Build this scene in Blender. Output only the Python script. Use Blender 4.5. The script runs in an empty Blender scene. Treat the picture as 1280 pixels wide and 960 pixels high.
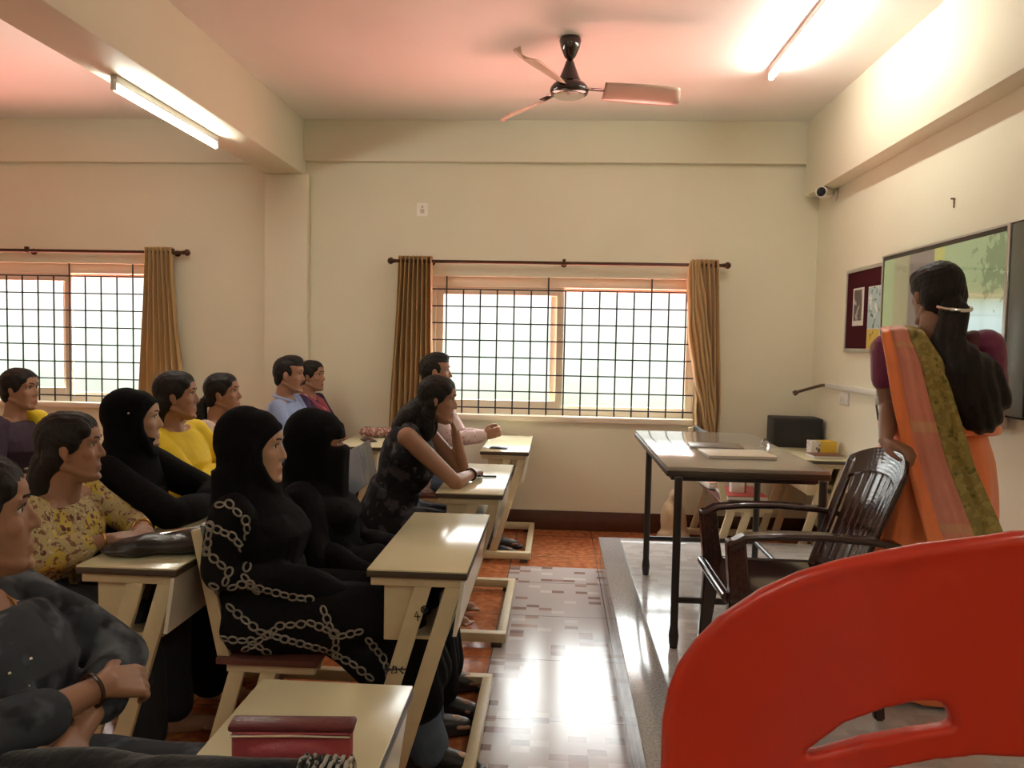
import bpy, bmesh, math, random
import numpy as np
from mathutils import Vector, Matrix, Euler
random.seed(7); rng = np.random.default_rng(7)
SC = bpy.context.scene
COL = SC.collection
PI = math.pi
V = Vector

# ------------------------------------------------------------------ materials
MATS = {}
def new_mat(name):
    m = bpy.data.materials.new(name); m.use_nodes = True
    nt = m.node_tree; b = nt.nodes['Principled BSDF']
    return m, nt, b
def N(nt, t, **kw):
    n = nt.nodes.new(t)
    for k, v in kw.items():
        if k in n.inputs.keys() if hasattr(n.inputs, 'keys') else False: n.inputs[k].default_value = v
        else: setattr(n, k, v)
    return n
def L(nt, a, b): nt.links.new(a, b)
def c4(c): return (c[0], c[1], c[2], 1.0)
def mat(name, col, rough=.5, metal=0., var=.12, scale=9., bump=0., bscale=60., coat=0., spec=.5, trans=0., stretch=None, sheen=0.):
    """plain procedural material: colour with soft noise variation and an optional bump"""
    if name in MATS: return MATS[name]
    m, nt, b = new_mat(name)
    b.inputs['Roughness'].default_value = rough; b.inputs['Metallic'].default_value = metal
    b.inputs['Specular IOR Level'].default_value = spec
    b.inputs['Coat Weight'].default_value = coat; b.inputs['Coat Roughness'].default_value = .08
    b.inputs['Sheen Weight'].default_value = sheen
    tc = N(nt, 'ShaderNodeTexCoord'); src = tc.outputs['Object']
    if stretch:
        mp = N(nt, 'ShaderNodeMapping'); mp.inputs['Scale'].default_value = stretch
        L(nt, src, mp.inputs['Vector']); src = mp.outputs['Vector']
    ns = N(nt, 'ShaderNodeTexNoise'); ns.inputs['Scale'].default_value = scale; ns.inputs['Detail'].default_value = 4
    L(nt, src, ns.inputs['Vector'])
    mx = N(nt, 'ShaderNodeMix', data_type='RGBA')
    mx.inputs[6].default_value = c4([x*(1-var) for x in col]); mx.inputs[7].default_value = c4([min(1, x*(1+var)) for x in col])
    L(nt, ns.outputs['Fac'], mx.inputs[0]); L(nt, mx.outputs[2], b.inputs['Base Color'])
    if bump:
        n2 = N(nt, 'ShaderNodeTexNoise'); n2.inputs['Scale'].default_value = bscale; n2.inputs['Detail'].default_value = 3
        L(nt, src, n2.inputs['Vector'])
        bp = N(nt, 'ShaderNodeBump'); bp.inputs['Strength'].default_value = bump; bp.inputs['Distance'].default_value = .01
        L(nt, n2.outputs['Fac'], bp.inputs['Height']); L(nt, bp.outputs['Normal'], b.inputs['Normal'])
    MATS[name] = m
    return m
def emis(name, col, s):
    if name in MATS: return MATS[name]
    m, nt, b = new_mat(name)
    b.inputs['Base Color'].default_value = c4(col); b.inputs['Emission Color'].default_value = c4(col); b.inputs['Emission Strength'].default_value = s
    MATS[name] = m; return m
def pattern_mat(name, base, spots, scale=30., thr=.5, soft=.06, rough=.8, kind='noise', warp=0.):
    """cloth print: base colour with a list of (colour, scale, threshold) blotches laid over it"""
    if name in MATS: return MATS[name]
    m, nt, b = new_mat(name); b.inputs['Roughness'].default_value = rough; b.inputs['Specular IOR Level'].default_value = .25
    tc = N(nt, 'ShaderNodeTexCoord'); cur = None
    for i, (col, sc, th, kd) in enumerate(spots):
        mp = N(nt, 'ShaderNodeMapping'); mp.inputs['Location'].default_value = (3.1*i, 1.7*i, .9*i)
        L(nt, tc.outputs['Object'], mp.inputs['Vector'])
        if kd == 'vor':
            t = N(nt, 'ShaderNodeTexVoronoi'); t.inputs['Scale'].default_value = sc; out = t.outputs['Distance']; lo, hi = th+soft, th
        elif kd == 'edge':
            t = N(nt, 'ShaderNodeTexVoronoi', feature='DISTANCE_TO_EDGE'); t.inputs['Scale'].default_value = sc; out = t.outputs['Distance']; lo, hi = th+soft, th
        else:
            t = N(nt, 'ShaderNodeTexNoise'); t.inputs['Scale'].default_value = sc; t.inputs['Detail'].default_value = 2; out = t.outputs['Fac']; lo, hi = th, th+soft
        L(nt, mp.outputs['Vector'], t.inputs['Vector'])
        mr = N(nt, 'ShaderNodeMapRange'); mr.inputs['From Min'].default_value = lo; mr.inputs['From Max'].default_value = hi
        L(nt, out, mr.inputs['Value'])
        mx = N(nt, 'ShaderNodeMix', data_type='RGBA')
        if cur is None: mx.inputs[6].default_value = c4(base)
        else: L(nt, cur, mx.inputs[6])
        mx.inputs[7].default_value = c4(col); L(nt, mr.outputs['Result'], mx.inputs[0]); cur = mx.outputs[2]
    L(nt, cur, b.inputs['Base Color'])
    MATS[name] = m; return m

# ------------------------------------------------------------------ mesh builder
def frame_of(d):
    d = V(d).normalized(); a = V((0, 0, 1)) if abs(d.z) < .9 else V((1, 0, 0))
    x = a.cross(d).normalized(); y = d.cross(x).normalized()
    return x, y, d
class MB:
    def __init__(self): self.bm = bmesh.new()
    def _add(self, t, M=None):
        if M is not None: t.transform(M)
        me = bpy.data.meshes.new('t'); t.to_mesh(me); t.free(); self.bm.from_mesh(me); bpy.data.meshes.remove(me); return self
    def box(self, c, s, rot=None, bev=0., seg=2):
        t = bmesh.new(); bmesh.ops.create_cube(t, size=1.0); bmesh.ops.scale(t, vec=s, verts=t.verts)
        if bev: bmesh.ops.bevel(t, geom=t.edges[:], offset=min(bev, min(s)*.45), segments=seg, profile=.5, affect='EDGES')
        M = Matrix.Translation(c)
        if rot is not None: M = M @ (rot if isinstance(rot, Matrix) else Euler(rot).to_matrix().to_4x4())
        return self._add(t, M)
    def mm(self, a, b, bev=0.):
        a, b = V(a), V(b); return self.box((a+b)/2, [abs(x) for x in (b-a)], bev=bev)
    def bar(self, p0, p1, w, h, up=(0, 0, 1), bev=.003):
        """rectangular bar from p0 to p1, w across, h along 'up'"""
        p0, p1 = V(p0), V(p1); d = (p1-p0); l = d.length; d.normalize(); u = V(up); s = d.cross(u).normalized(); u = s.cross(d).normalized()
        M = Matrix((s, d, u)).transposed().to_4x4(); M.translation = (p0+p1)/2
        t = bmesh.new(); bmesh.ops.create_cube(t, size=1.0); bmesh.ops.scale(t, vec=(w, l, h), verts=t.verts)
        if bev: bmesh.ops.bevel(t, geom=t.edges[:], offset=bev, segments=2, profile=.5, affect='EDGES')
        return self._add(t, M)
    def rings(self, rr, cap=True):
        bm = self.bm; vs = [[bm.verts.new(p) for p in r] for r in rr]
        n = len(vs[0])
        for a, b in zip(vs, vs[1:]):
            for i in range(n): bm.faces.new((a[i], a[(i+1) % n], b[(i+1) % n], b[i]))
        if cap: bm.faces.new(vs[0][::-1]); bm.faces.new(vs[-1])
        return self
    def tube(self, pts, r, n=10, flat=1.0, cap=True):
        pts = [V(p) for p in pts]; k = len(pts); rs = r if isinstance(r, (list, tuple)) else [r]*k
        out = []; x = None
        for i, p in enumerate(pts):
            d = (pts[min(i+1, k-1)]-pts[max(i-1, 0)]).normalized()
            if x is None: x, y, _ = frame_of(d)
            else: x = (x-d*x.dot(d)).normalized(); y = d.cross(x)
            out.append([p+(x*math.cos(2*PI*j/n)*rs[i]+y*math.sin(2*PI*j/n)*rs[i]*flat) for j in range(n)])
        return self.rings(out, cap)
    def cyl(self, p0, p1, r0, r1=None, n=20): return self.tube([p0, p1], [r0, r0 if r1 is None else r1], n)
    def cap(self, p0, p1, r0, r1, n=14):
        """tapered capsule (round cone)"""
        p0, p1 = V(p0), V(p1); d = p1-p0; l = d.length
        if l < 1e-5: return self.ell(p0, (r0, r0, r0))
        d.normalize(); pts = []; rs = []
        for a in (-80, -55, -25): pts.append(p0+d*r0*math.sin(math.radians(a))); rs.append(r0*math.cos(math.radians(a)))
        for t in (0, .33, .66, 1): pts.append(p0+d*l*t); rs.append(r0+(r1-r0)*t)
        for a in (25, 55, 80): pts.append(p1+d*r1*math.sin(math.radians(a))); rs.append(r1*math.cos(math.radians(a)))
        return self.tube(pts, rs, n)
    def chain(self, pts, rs, n=14):
        for i in range(len(pts)-1): self.cap(pts[i], pts[i+1], rs[i], rs[i+1], n)
        return self
    def ell(self, c, r, rot=None, n=20):
        t = bmesh.new(); bmesh.ops.create_uvsphere(t, u_segments=n, v_segments=n//2+2, radius=1.0); bmesh.ops.scale(t, vec=r, verts=t.verts)
        M = Matrix.Translation(c)
        if rot is not None: M = M @ (rot if isinstance(rot, Matrix) else Euler(rot).to_matrix().to_4x4())
        return self._add(t, M)
    def lathe(self, prof, c=(0, 0, 0), axis=(0, 0, 1), n=28):
        x, y, d = frame_of(axis); c = V(c)
        return self.rings([[c+d*z+x*math.cos(2*PI*j/n)*r+y*math.sin(2*PI*j/n)*r for j in range(n)] for r, z in prof])
    def prism(self, poly, M, d):
        """extrude a 2-D polygon (x,y) by d along z, placed by matrix M"""
        r = [[M @ V((p[0], p[1], z)) for p in poly] for z in (0, d)]
        return self.rings(r)
    def grid(self, P):
        bm = self.bm; vs = [[bm.verts.new(p) for p in r] for r in P]
        for a, b in zip(vs, vs[1:]):
            for i in range(len(a)-1): bm.faces.new((a[i], a[i+1], b[i+1], b[i]))
        return self
    def transform(self, M): self.bm.transform(M); return self
    def mesh(self, name, smooth=40, fix=True):
        if fix: bmesh.ops.recalc_face_normals(self.bm, faces=self.bm.faces[:])
        me = bpy.data.meshes.new(name); self.bm.to_mesh(me); self.bm.free()
        if smooth and len(me.polygons):
            me.polygons.foreach_set('use_smooth', [True]*len(me.polygons)); me.set_sharp_from_angle(angle=math.radians(smooth))
        return me
    def build(self, name, m, parent=None, smooth=40):
        return link(name, self.mesh(name, smooth), m, parent)
def link(name, me, m, parent=None):
    o = bpy.data.objects.new(name, me); COL.objects.link(o)
    for x in (m if isinstance(m, (list, tuple)) else [m]): me.materials.append(x)
    if parent is not None: o.parent = parent
    return o
def voxel(mb, vox=.006, it=4, fac=.5):
    """union every closed piece of the builder into one continuous smooth surface"""
    me = mb.mesh('v', 0); o = bpy.data.objects.new('v', me); COL.objects.link(o)
    r = o.modifiers.new('r', 'REMESH'); r.mode = 'VOXEL'; r.voxel_size = vox; r.use_smooth_shade = True
    if it: s = o.modifiers.new('s', 'SMOOTH'); s.iterations = it; s.factor = fac
    dg = bpy.context.evaluated_depsgraph_get(); dg.update()
    out = bpy.data.meshes.new_from_object(o.evaluated_get(dg))
    bpy.data.objects.remove(o); bpy.data.meshes.remove(me)
    out.polygons.foreach_set('use_smooth', [True]*len(out.polygons))
    return out
def getco(me):
    a = np.empty(len(me.vertices)*3); me.vertices.foreach_get('co', a); return a.reshape(-1, 3)
def getno(me):
    a = np.empty(len(me.vertices)*3); me.vertices.foreach_get('normal', a); return a.reshape(-1, 3)
def setco(me, a): me.vertices.foreach_set('co', a.ravel()); me.update()
def wrinkle(me, amp, freq=18., axis=(1, 1, .35), seed=0):
    """soft cloth folds along the normals"""
    r = np.random.default_rng(seed); co = getco(me); no = getno(me); d = np.zeros(len(co))
    for i in range(7):
        k = r.normal(size=3)*np.array(axis); k *= freq*(.5+r.random()*1.2)/np.linalg.norm(k)
        w = np.sin(co @ k + r.random()*6 + 1.3*np.sin(co @ (r.normal(size=3)*7)))
        d += np.sign(w)*np.abs(w)**1.6
    setco(me, co+no*(d*amp/3)[:, None])

# ------------------------------------------------------------------ ids
def tag(o, label=None, cat=None, group=None, kind=None):
    if label: o['label'] = label
    if cat: o['category'] = cat
    if group: o['group'] = group
    if kind: o['kind'] = kind
    return o
def thing(name, label, cat, loc=(0, 0, 0), rz=0., group=None):
    o = bpy.data.objects.new(name, None); o.empty_display_size = .1; COL.objects.link(o); o.location = loc; o.rotation_euler = (0, 0, rz)
    return tag(o, label, cat, group)
def struct(name, mb, m, parent=None, smooth=30):
    o = mb.build(name, m, parent, smooth)
    if parent is None: o['kind'] = 'structure'
    return o
def kids(o): return [c for c in bpy.data.objects if c.parent == o]
def copy_tree(o, parent=None):
    c = o.copy(); COL.objects.link(c)
    if parent is not None: c.parent = parent
    for ch in kids(o): copy_tree(ch, c)
    return c
# ------------------------------------------------------------------ room
YB, XR, XL, YF, ZC = 5.906, 1.925, -6.2, -2.6, 3.11          # back wall, right wall, left wall, wall behind the camera, ceiling
def wall_mat(name, col, bump=.12):
    m = mat(name, col, rough=.62, var=.05, scale=1.6, bump=bump, bscale=14., spec=.3); return m
WALL = wall_mat('cream_wall_paint', (.775, .735, .575)); WALLR = WALL
CEIL = wall_mat('ceiling_paint', (.87, .85, .80), .05)
# floor: glossy terracotta tile, a pale mosaic-print strip down the aisle
def floor_mat():
    m, nt, b = new_mat('floor_tile'); tc = N(nt, 'ShaderNodeTexCoord'); sx = N(nt, 'ShaderNodeSeparateXYZ'); L(nt, tc.outputs['Object'], sx.inputs[0])
    def mth(op, a, bb=None):
        n = N(nt, 'ShaderNodeMath', operation=op)
        for i, q in enumerate((a, bb)):
            if q is None: continue
            if isinstance(q, (int, float)): n.inputs[i].default_value = q
            else: L(nt, q, n.inputs[i])
        return n.outputs[0]
    # terracotta
    ns = N(nt, 'ShaderNodeTexNoise'); ns.inputs['Scale'].default_value = 22; ns.inputs['Detail'].default_value = 6; L(nt, tc.outputs['Object'], ns.inputs['Vector'])
    cr = N(nt, 'ShaderNodeValToRGB'); cr.color_ramp.elements[0].position = .35; cr.color_ramp.elements[0].color = (.30, .085, .032, 1); cr.color_ramp.elements[1].position = .7; cr.color_ramp.elements[1].color = (.58, .20, .075, 1)
    L(nt, ns.outputs['Fac'], cr.inputs[0])
    # mosaic squares
    cell = .0687
    fx = mth('FLOOR', mth('DIVIDE', mth('ADD', sx.outputs[0], .27), cell)); fy = mth('FLOOR', mth('DIVIDE', sx.outputs[1], cell*.62))
    cv = N(nt, 'ShaderNodeCombineXYZ'); L(nt, fx, cv.inputs[0]); L(nt, fy, cv.inputs[1])
    wn = N(nt, 'ShaderNodeTexWhiteNoise', noise_dimensions='2D'); L(nt, cv.outputs[0], wn.inputs['Vector'])
    mr = N(nt, 'ShaderNodeValToRGB'); mr.color_ramp.interpolation = 'CONSTANT'
    e = mr.color_ramp.elements; e[0].position = 0; e[0].color = (.50, .45, .44, 1); e[1].position = .78; e[1].color = (.23, .15, .13, 1)
    for p, c in ((.86, (.62, .58, .57, 1)), (.93, (.33, .22, .19, 1))):
        q = e.new(p); q.color = c
    L(nt, wn.outputs['Value'], mr.inputs[0])
    # grout lines every .6
    gy = mth('ABSOLUTE', mth('SUBTRACT', mth('FRACT', mth('DIVIDE', mth('ADD', sx.outputs[1], -.05+.0), .565)), .5)); g1 = mth('GREATER_THAN', gy, .494)
    gx = mth('ABSOLUTE', mth('SUBTRACT', mth('FRACT', mth('DIVIDE', mth('ADD', sx.outputs[0], .27), .565)), .5)); g2 = mth('GREATER_THAN', gx, .495)
    gr = mth('MAXIMUM', g1, g2)
    ins = mth('MULTIPLY', mth('GREATER_THAN', sx.outputs[0], -.27), mth('LESS_THAN', sx.outputs[0], .32)); ins = mth('MULTIPLY', ins, mth('LESS_THAN', sx.outputs[1], 4.90))
    m1 = N(nt, 'ShaderNodeMix', data_type='RGBA'); L(nt, ins, m1.inputs[0]); L(nt, cr.outputs[0], m1.inputs[6]); L(nt, mr.outputs[0], m1.inputs[7])
    m2 = N(nt, 'ShaderNodeMix', data_type='RGBA'); L(nt, gr, m2.inputs[0]); L(nt, m1.outputs[2], m2.inputs[6]); m2.inputs[7].default_value = (.12, .09, .08, 1)
    L(nt, m2.outputs[2], b.inputs['Base Color']); b.inputs['Roughness'].default_value = .17; b.inputs['Specular IOR Level'].default_value = .55
    bp = N(nt, 'ShaderNodeBump'); bp.inputs['Strength'].default_value = .04; bp.inputs['Distance'].default_value = .01; n2 = N(nt, 'ShaderNodeTexNoise'); n2.inputs['Scale'].default_value = 5
    L(nt, tc.outputs['Object'], n2.inputs['Vector']); L(nt, n2.outputs['Fac'], bp.inputs['Height']); L(nt, bp.outputs['Normal'], b.inputs['Normal'])
    return m
struct('floor', MB().mm((XL-.2, YF-.2, -.15), (XR+.2, YB+.25, 0)), floor_mat())
struct('ceiling', MB().mm((XL-.2, YF-.2, ZC), (XR+.2, YB+.25, ZC+.15)), CEIL)
# back wall with two window openings: boxes round the holes, one continuous wall
W1 = (-.990, 1.105, .885, 1.945); W2 = (-5.05, -3.10, .90, 2.0)       # x0, x1, z0, z1
wb = MB(); y0, y1 = YB, YB+.2
xs = [XL-.2, W2[0], W2[1], W1[0], W1[1], XR+.2]
for i in (0, 2, 4): wb.mm((xs[i], y0, 0), (xs[i+1], y1, ZC))
for w in (W1, W2): wb.mm((w[0], y0, 0), (w[1], y1, w[2])); wb.mm((w[0], y0, w[3]), (w[1], y1, ZC))
struct('wall_back', wb, WALL)
struct('wall_right', MB().mm((XR, YF-.2, 0), (XR+.2, YB, ZC)), WALLR)
struct('wall_left', MB().mm((XL-.2, YF, 0), (XL, YB, ZC)), WALL)
struct('wall_front', MB().mm((XL-.2, YF-.2, 0), (XR, YF, ZC)), WALL)
struct('trim_1', MB().mm((-1.967, YB-.055, 2.80), (XR, YB, ZC), .004), WALL)        # beam over the back wall, right bay
struct('trim_2', MB().mm((XL, YB-.055, 2.78), (-2.257, YB, ZC), .004), WALL)        # the same, left bay
struct('trim_3', MB().mm((-2.262, YF, 2.70), (-1.967, YB, ZC), .006), WALL)         # deep cross beam
struct('trim_4', MB().mm((-2.268, YB-.06, 0), (-1.930, YB, 2.70), .006), WALL)      # pilaster under it
struct('trim_5', MB().mm((1.800, YF, 2.56), (XR, YB-.055, ZC), .006), WALLR)        # beam along the right wall
SK = mat('skirting_tile', (.085, .03, .018), rough=.22, var=.2, scale=20, spec=.6)
struct('baseboard_back', MB().mm((-1.93, YB-.014, 0), (XR, YB, .15), .003), SK)
struct('baseboard_left', MB().mm((XL, YB-.014, 0), (-2.268, YB, .15), .003), SK)
struct('baseboard_right', MB().mm((XR-.014, YF, 0), (XR, YB-.014, .15), .003), SK)

# teaching platform with granite border
GR = mat('granite_border', (.34, .33, .33), rough=.14, var=.95, scale=110, spec=.7)
def plat_mat(name, side=False):
    m, nt, b = new_mat(name); tc = N(nt, 'ShaderNodeTexCoord')
    br = N(nt, 'ShaderNodeTexBrick'); br.inputs['Scale'].default_value = 1.; br.offset = .5
    br.inputs['Brick Width'].default_value = .075; br.inputs['Row Height'].default_value = .042 if not side else .05; br.inputs['Mortar Size'].default_value = .0006
    if side:
        br.inputs['Color1'].default_value = (.42, .33, .30, 1); br.inputs['Color2'].default_value = (.13, .07, .055, 1); br.inputs['Mortar'].default_value = (.2, .14, .12, 1)
        mp = N(nt, 'ShaderNodeMapping'); mp.inputs['Rotation'].default_value = (0, PI/2, 0); L(nt, tc.outputs['Object'], mp.inputs['Vector'])
        sx = N(nt, 'ShaderNodeSeparateXYZ'); L(nt, tc.outputs['Object'], sx.inputs[0]); cv = N(nt, 'ShaderNodeCombineXYZ'); L(nt, sx.outputs[1], cv.inputs[1]); L(nt, sx.outputs[2], cv.inputs[0]); L(nt, cv.outputs[0], br.inputs['Vector'])
    else:
        br.inputs['Color1'].default_value = (.55, .53, .52, 1); br.inputs['Color2'].default_value = (.42, .40, .39, 1); br.inputs['Mortar'].default_value = (.5, .48, .47, 1); L(nt, tc.outputs['Object'], br.inputs['Vector'])
    L(nt, br.outputs['Color'], b.inputs['Base Color']); b.inputs['Roughness'].default_value = .12; b.inputs['Specular IOR Level'].default_value = .7
    return m
PX0, PY0, PY1, PZ = .297, 1.35, 4.934, .20
pl = thing('teaching_platform', None, None, (0, 0, 0)); pl['kind'] = 'structure'
MB().mm((PX0+.012, PY0+.01, 0), (XR-.015, PY1-.012, PZ-.022)).build('riser', plat_mat('riser_mosaic', True), pl)
bb = MB().mm((PX0, PY0, PZ-.022), (PX0+.135, PY1, PZ), .004).mm((PX0+.135, PY1-.10, PZ-.022), (XR-.014, PY1, PZ), .004); bb.build('granite_edge', GR, pl)
MB().mm((PX0+.139, PY0, PZ-.022), (XR-.014, PY1-.104, PZ-.0005)).build('platform_tiles', plat_mat('platform_tile'), pl)
MB().mm((PX0+.134, PY0, PZ-.022), (PX0+.140, PY1-.1, PZ-.0015)).mm((PX0+.134, PY1-.105, PZ-.022), (XR-.014, PY1-.099, PZ-.0015)).build('joint', mat('dark_joint', (.02, .015, .013), .4), pl)

# ------------------------------------------------------------------ windows
FRAME = mat('cream_window_frame', (.78, .68, .53), rough=.38, var=.05, scale=6)
GRILL = mat('black_grille_iron', (.018, .016, .015), rough=.5, var=.2)
def glass_mat():
    m, nt, b = new_mat('window_glass'); out = nt.nodes['Material Output']
    tr = N(nt, 'ShaderNodeBsdfTransparent'); tr.inputs[0].default_value = (.93, .95, .94, 1); gl = N(nt, 'ShaderNodeBsdfGlossy'); gl.inputs['Roughness'].default_value = .03
    fr = N(nt, 'ShaderNodeFresnel'); fr.inputs[0].default_value = 1.45; mx = N(nt, 'ShaderNodeMixShader')
    ge = N(nt, 'ShaderNodeNewGeometry'); iv = N(nt, 'ShaderNodeMath', operation='SUBTRACT'); iv.inputs[0].default_value = 1.; L(nt, ge.outputs['Backfacing'], iv.inputs[1])
    ml = N(nt, 'ShaderNodeMath', operation='MULTIPLY'); L(nt, fr.outputs[0], ml.inputs[0]); L(nt, iv.outputs[0], ml.inputs[1])
    L(nt, ml.outputs[0], mx.inputs[0]); L(nt, tr.outputs[0], mx.inputs[1]); L(nt, gl.outputs[0], mx.inputs[2]); L(nt, mx.outputs[0], out.inputs[0]); return m
GLASS = glass_mat()
def window(name, w, nx, nz, mullion, tall):
    x0, x1, z0, z1 = w; xm = mullion
    root = thing(name, None, None, (0, 0, 0)); root['kind'] = 'structure'
    f = MB(); t = .045; ya, yb = YB+.05, YB+.17
    f.mm((x0, ya, z1-.075), (x1, yb, z1), .004).mm((x0, ya, z0), (x1, yb, z0+.045), .004).mm((x0, ya, z0+.045), (x0+t, yb, z1-.075), .004).mm((x1-t, ya, z0+.045), (x1, yb, z1-.075), .004)
    fo = f.build('window_frame', FRAME, root)
    MB().mm((x0-.04, YB-.035, z0-.045), (x1+.04, YB+.06, z0-.002), .005).build('window_sill', FRAME, root)
    # sliding sashes: the left one in the near track, the right one behind it
    def sash(a, b, y, st, rail):
        s = MB(); za, zb = z0+.045, z1-.075
        s.mm((a, y, za), (a+st, y+.03, zb), .003).mm((b-st, y, za), (b, y+.03, zb), .003).mm((a+st, y, zb-rail), (b-st, y+.03, zb), .003).mm((a+st, y, za), (b-st, y+.03, za+rail), .003)
        so = s.build('sash', FRAME, root)
        MB().mm((a+st, y+.012, za+rail), (b-st, y+.018, zb-rail)).build('pane', GLASS, so)
    sash(x0+t, xm+.03, YB+.075, .055, .06); sash(xm-.075, x1-t, YB+.125, .06, .025)
    g = MB(); yg = YB+.02
    dx = (x1-x0)/nx; zt = z1-.10
    for i in range(nx+1):
        x = x0+dx*i*1.0; x = min(max(x, x0+.006), x1-.006); top = z1 if i in tall else zt
        g.cyl((x, yg, z0+.002), (x, yg, top), .0062, n=8)
    dz = (zt-z0-.05)/nz
    for k in range(nz+1):
        z = z0+.05+dz*k; g.bar((x0, yg, z), (x1, yg, z), .010, .010, bev=0)
    g.build('grille', GRILL, root)
window('window_1', W1, 16, 7, .02, (1, 7, 13)); window('window_2', W2, 15, 7, -3.93, (3, 9, 13))

# ------------------------------------------------------------------ curtains and rods
CUR = mat('mustard_curtain', (.54, .36, .15), rough=.75, var=.10, scale=30, stretch=(1, 1, .08), sheen=.3)
def translucent(m, col, f):
    nt = m.node_tree; b = nt.nodes['Principled BSDF']; out = nt.nodes['Material Output']
    t = N(nt, 'ShaderNodeBsdfTranslucent'); t.inputs[0].default_value = c4(col); mx = N(nt, 'ShaderNodeMixShader'); mx.inputs[0].default_value = f
    L(nt, b.outputs[0], mx.inputs[1]); L(nt, t.outputs[0], mx.inputs[2]); L(nt, mx.outputs[0], out.inputs[0])
translucent(CUR, (.70, .42, .10), .17)
RODM = mat('bronze_rod', (.075, .035, .018), rough=.35, metal=.6, var=.15)
def rod(name, x0, x1, z, label, mids):
    r = thing(name, label, 'curtain rod', ((x0+x1)/2, YB-.09, z), 0, 'bronze curtain rods'); cx = (x0+x1)/2
    MB().cyl((x0-cx, 0, 0), (x1-cx, 0, 0), .0125, n=16).build('pole', RODM, r)
    for x in (x0, x1):
        s = -1 if x == x0 else 1
        MB().lathe([(.012, 0), (.018, .004), (.012, .012), (.022, .022), (.027, .036), (.020, .052), (.006, .060)], (x-cx, 0, 0), (s, 0, 0), 20).build('finial', RODM, r)
    for x in mids:
        MB().cyl((x-cx, 0, 0), (x-cx, .09, 0), .008, n=12).lathe([(.024, .078), (.024, .09)], (x-cx, 0, 0), (0, 1, 0), 18).lathe([(.017, -.012), (.019, 0), (.017, .012)], (x-cx, 0, 0), (1, 0, 0), 18).mm((x-cx-.012, -.016, .01), (x-cx+.012, .016, .03), .004).build('bracket', RODM, r)
rod('curtain_rod', -1.24, 1.215, 2.045, 'bronze curtain rod above the wide window behind the empty platform', (-1.02+.05, .04, 1.16))
rod('curtain_rod', -5.3, -2.90, 2.085, 'bronze curtain rod over the left window, left of the pilaster', (-4.15, -2.98))
def curtain(label, top, bot, z1, z0, folds, amp, gather=None, group=None):
    """pleated cloth hung on the rod: top=(x0,x1), bot=(x0,x1); gather(t)->(x0,x1,dy) overrides the edges"""
    nu, nv = folds*14, 60; P = []
    for j in range(nv+1):
        t = j/nv; z = z1+(z0-z1)*t; row = []
        if gather: a, b, dy, am = gather(t)
        else: a = top[0]+(bot[0]-top[0])*t**1.2; b = top[1]+(bot[1]-top[1])*t**1.2; dy = 0; am = 1
        for i in range(nu+1):
            u = i/nu; ph = 2*PI*folds*u
            y = YB-.09+dy+am*amp*math.sin(ph+.5*math.sin(3*u+2*t))*(1-.25*t+.2*t*math.sin(9*u))
            x = a+(b-a)*(u+.012*math.sin(ph*2+t))
            row.append((x+.006*math.sin(7*t+9*u)*t, min(y, YB-.012), z+(.006*math.sin(ph) if j == 0 else 0)))
        P.append(row)
    me = MB().grid(P).mesh('curtain', 70); o = link('curtain', me, CUR)
    s = o.modifiers.new('s', 'SOLIDIFY'); s.thickness = .003
    tag(o, label, 'curtain', group); return o
curtain('mustard pleated curtain left of the wide window behind the man in the patterned shirt', (-1.215, -.955), (-1.29, -.93), 2.085, .62, 8, .040, group='mustard curtains at the windows')
curtain('mustard pleated curtain right of the left window, beside the pilaster', (-3.20, -2.98), (-3.30, -2.84), 2.125, .62, 7, .046, group='mustard curtains at the windows')
def gath(t):
    # right curtain: pulled straight at the top, twisted into a bundle that hangs to the table top
    b = 1.185+.045*t; a = .985+.03*min(1, t*1.3)+.02*math.sin(3*t)
    if t > .86: k = (t-.86)/.14; a += .02*k; b -= .01*k
    return a, b, -.015*math.sin(PI*t), 1.0-.2*t
cr_ = curtain('mustard curtain gathered in a twisted bundle right of the wide window', None, None, 2.085, .775, 6, .034, gath, 'mustard curtains at the windows')
# the swag of cloth folded diagonally across its front
sw = MB(); P = []
for j in range(41):
    t = j/40; row = []
    cx = 1.005+.155*t**1.5; w = .040+.034*math.sin(PI*t)**.8
    for i in range(73):
        u = i/72*2-1; row.append((cx+u*w+.004*math.sin(20*t+4*u), YB-.150+.02*u*u+(.010+.006*math.sin(3*t))*math.sin(15*u-5*t+1.2*math.sin(3*u+8*t))-.010*math.sin(PI*t), 2.07-1.285*t-.03*(1-u*u)*t))
    P.append(row)
so = sw.grid(P).build('swag', CUR, None, 70); s_ = so.modifiers.new('s', 'SOLIDIFY'); s_.thickness = .004
so.parent = cr_
tk = MB()
for i in range(9): a = i*.7; tk.cap((1.13+.05*math.cos(a), YB-.12+.02*math.sin(a), .79), (1.17+.05*math.cos(a*1.3), YB-.11+.02*math.sin(a), .765), .022, .012)
link('tied_end', voxel(tk, .005, 3), CUR, cr_)
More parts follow.
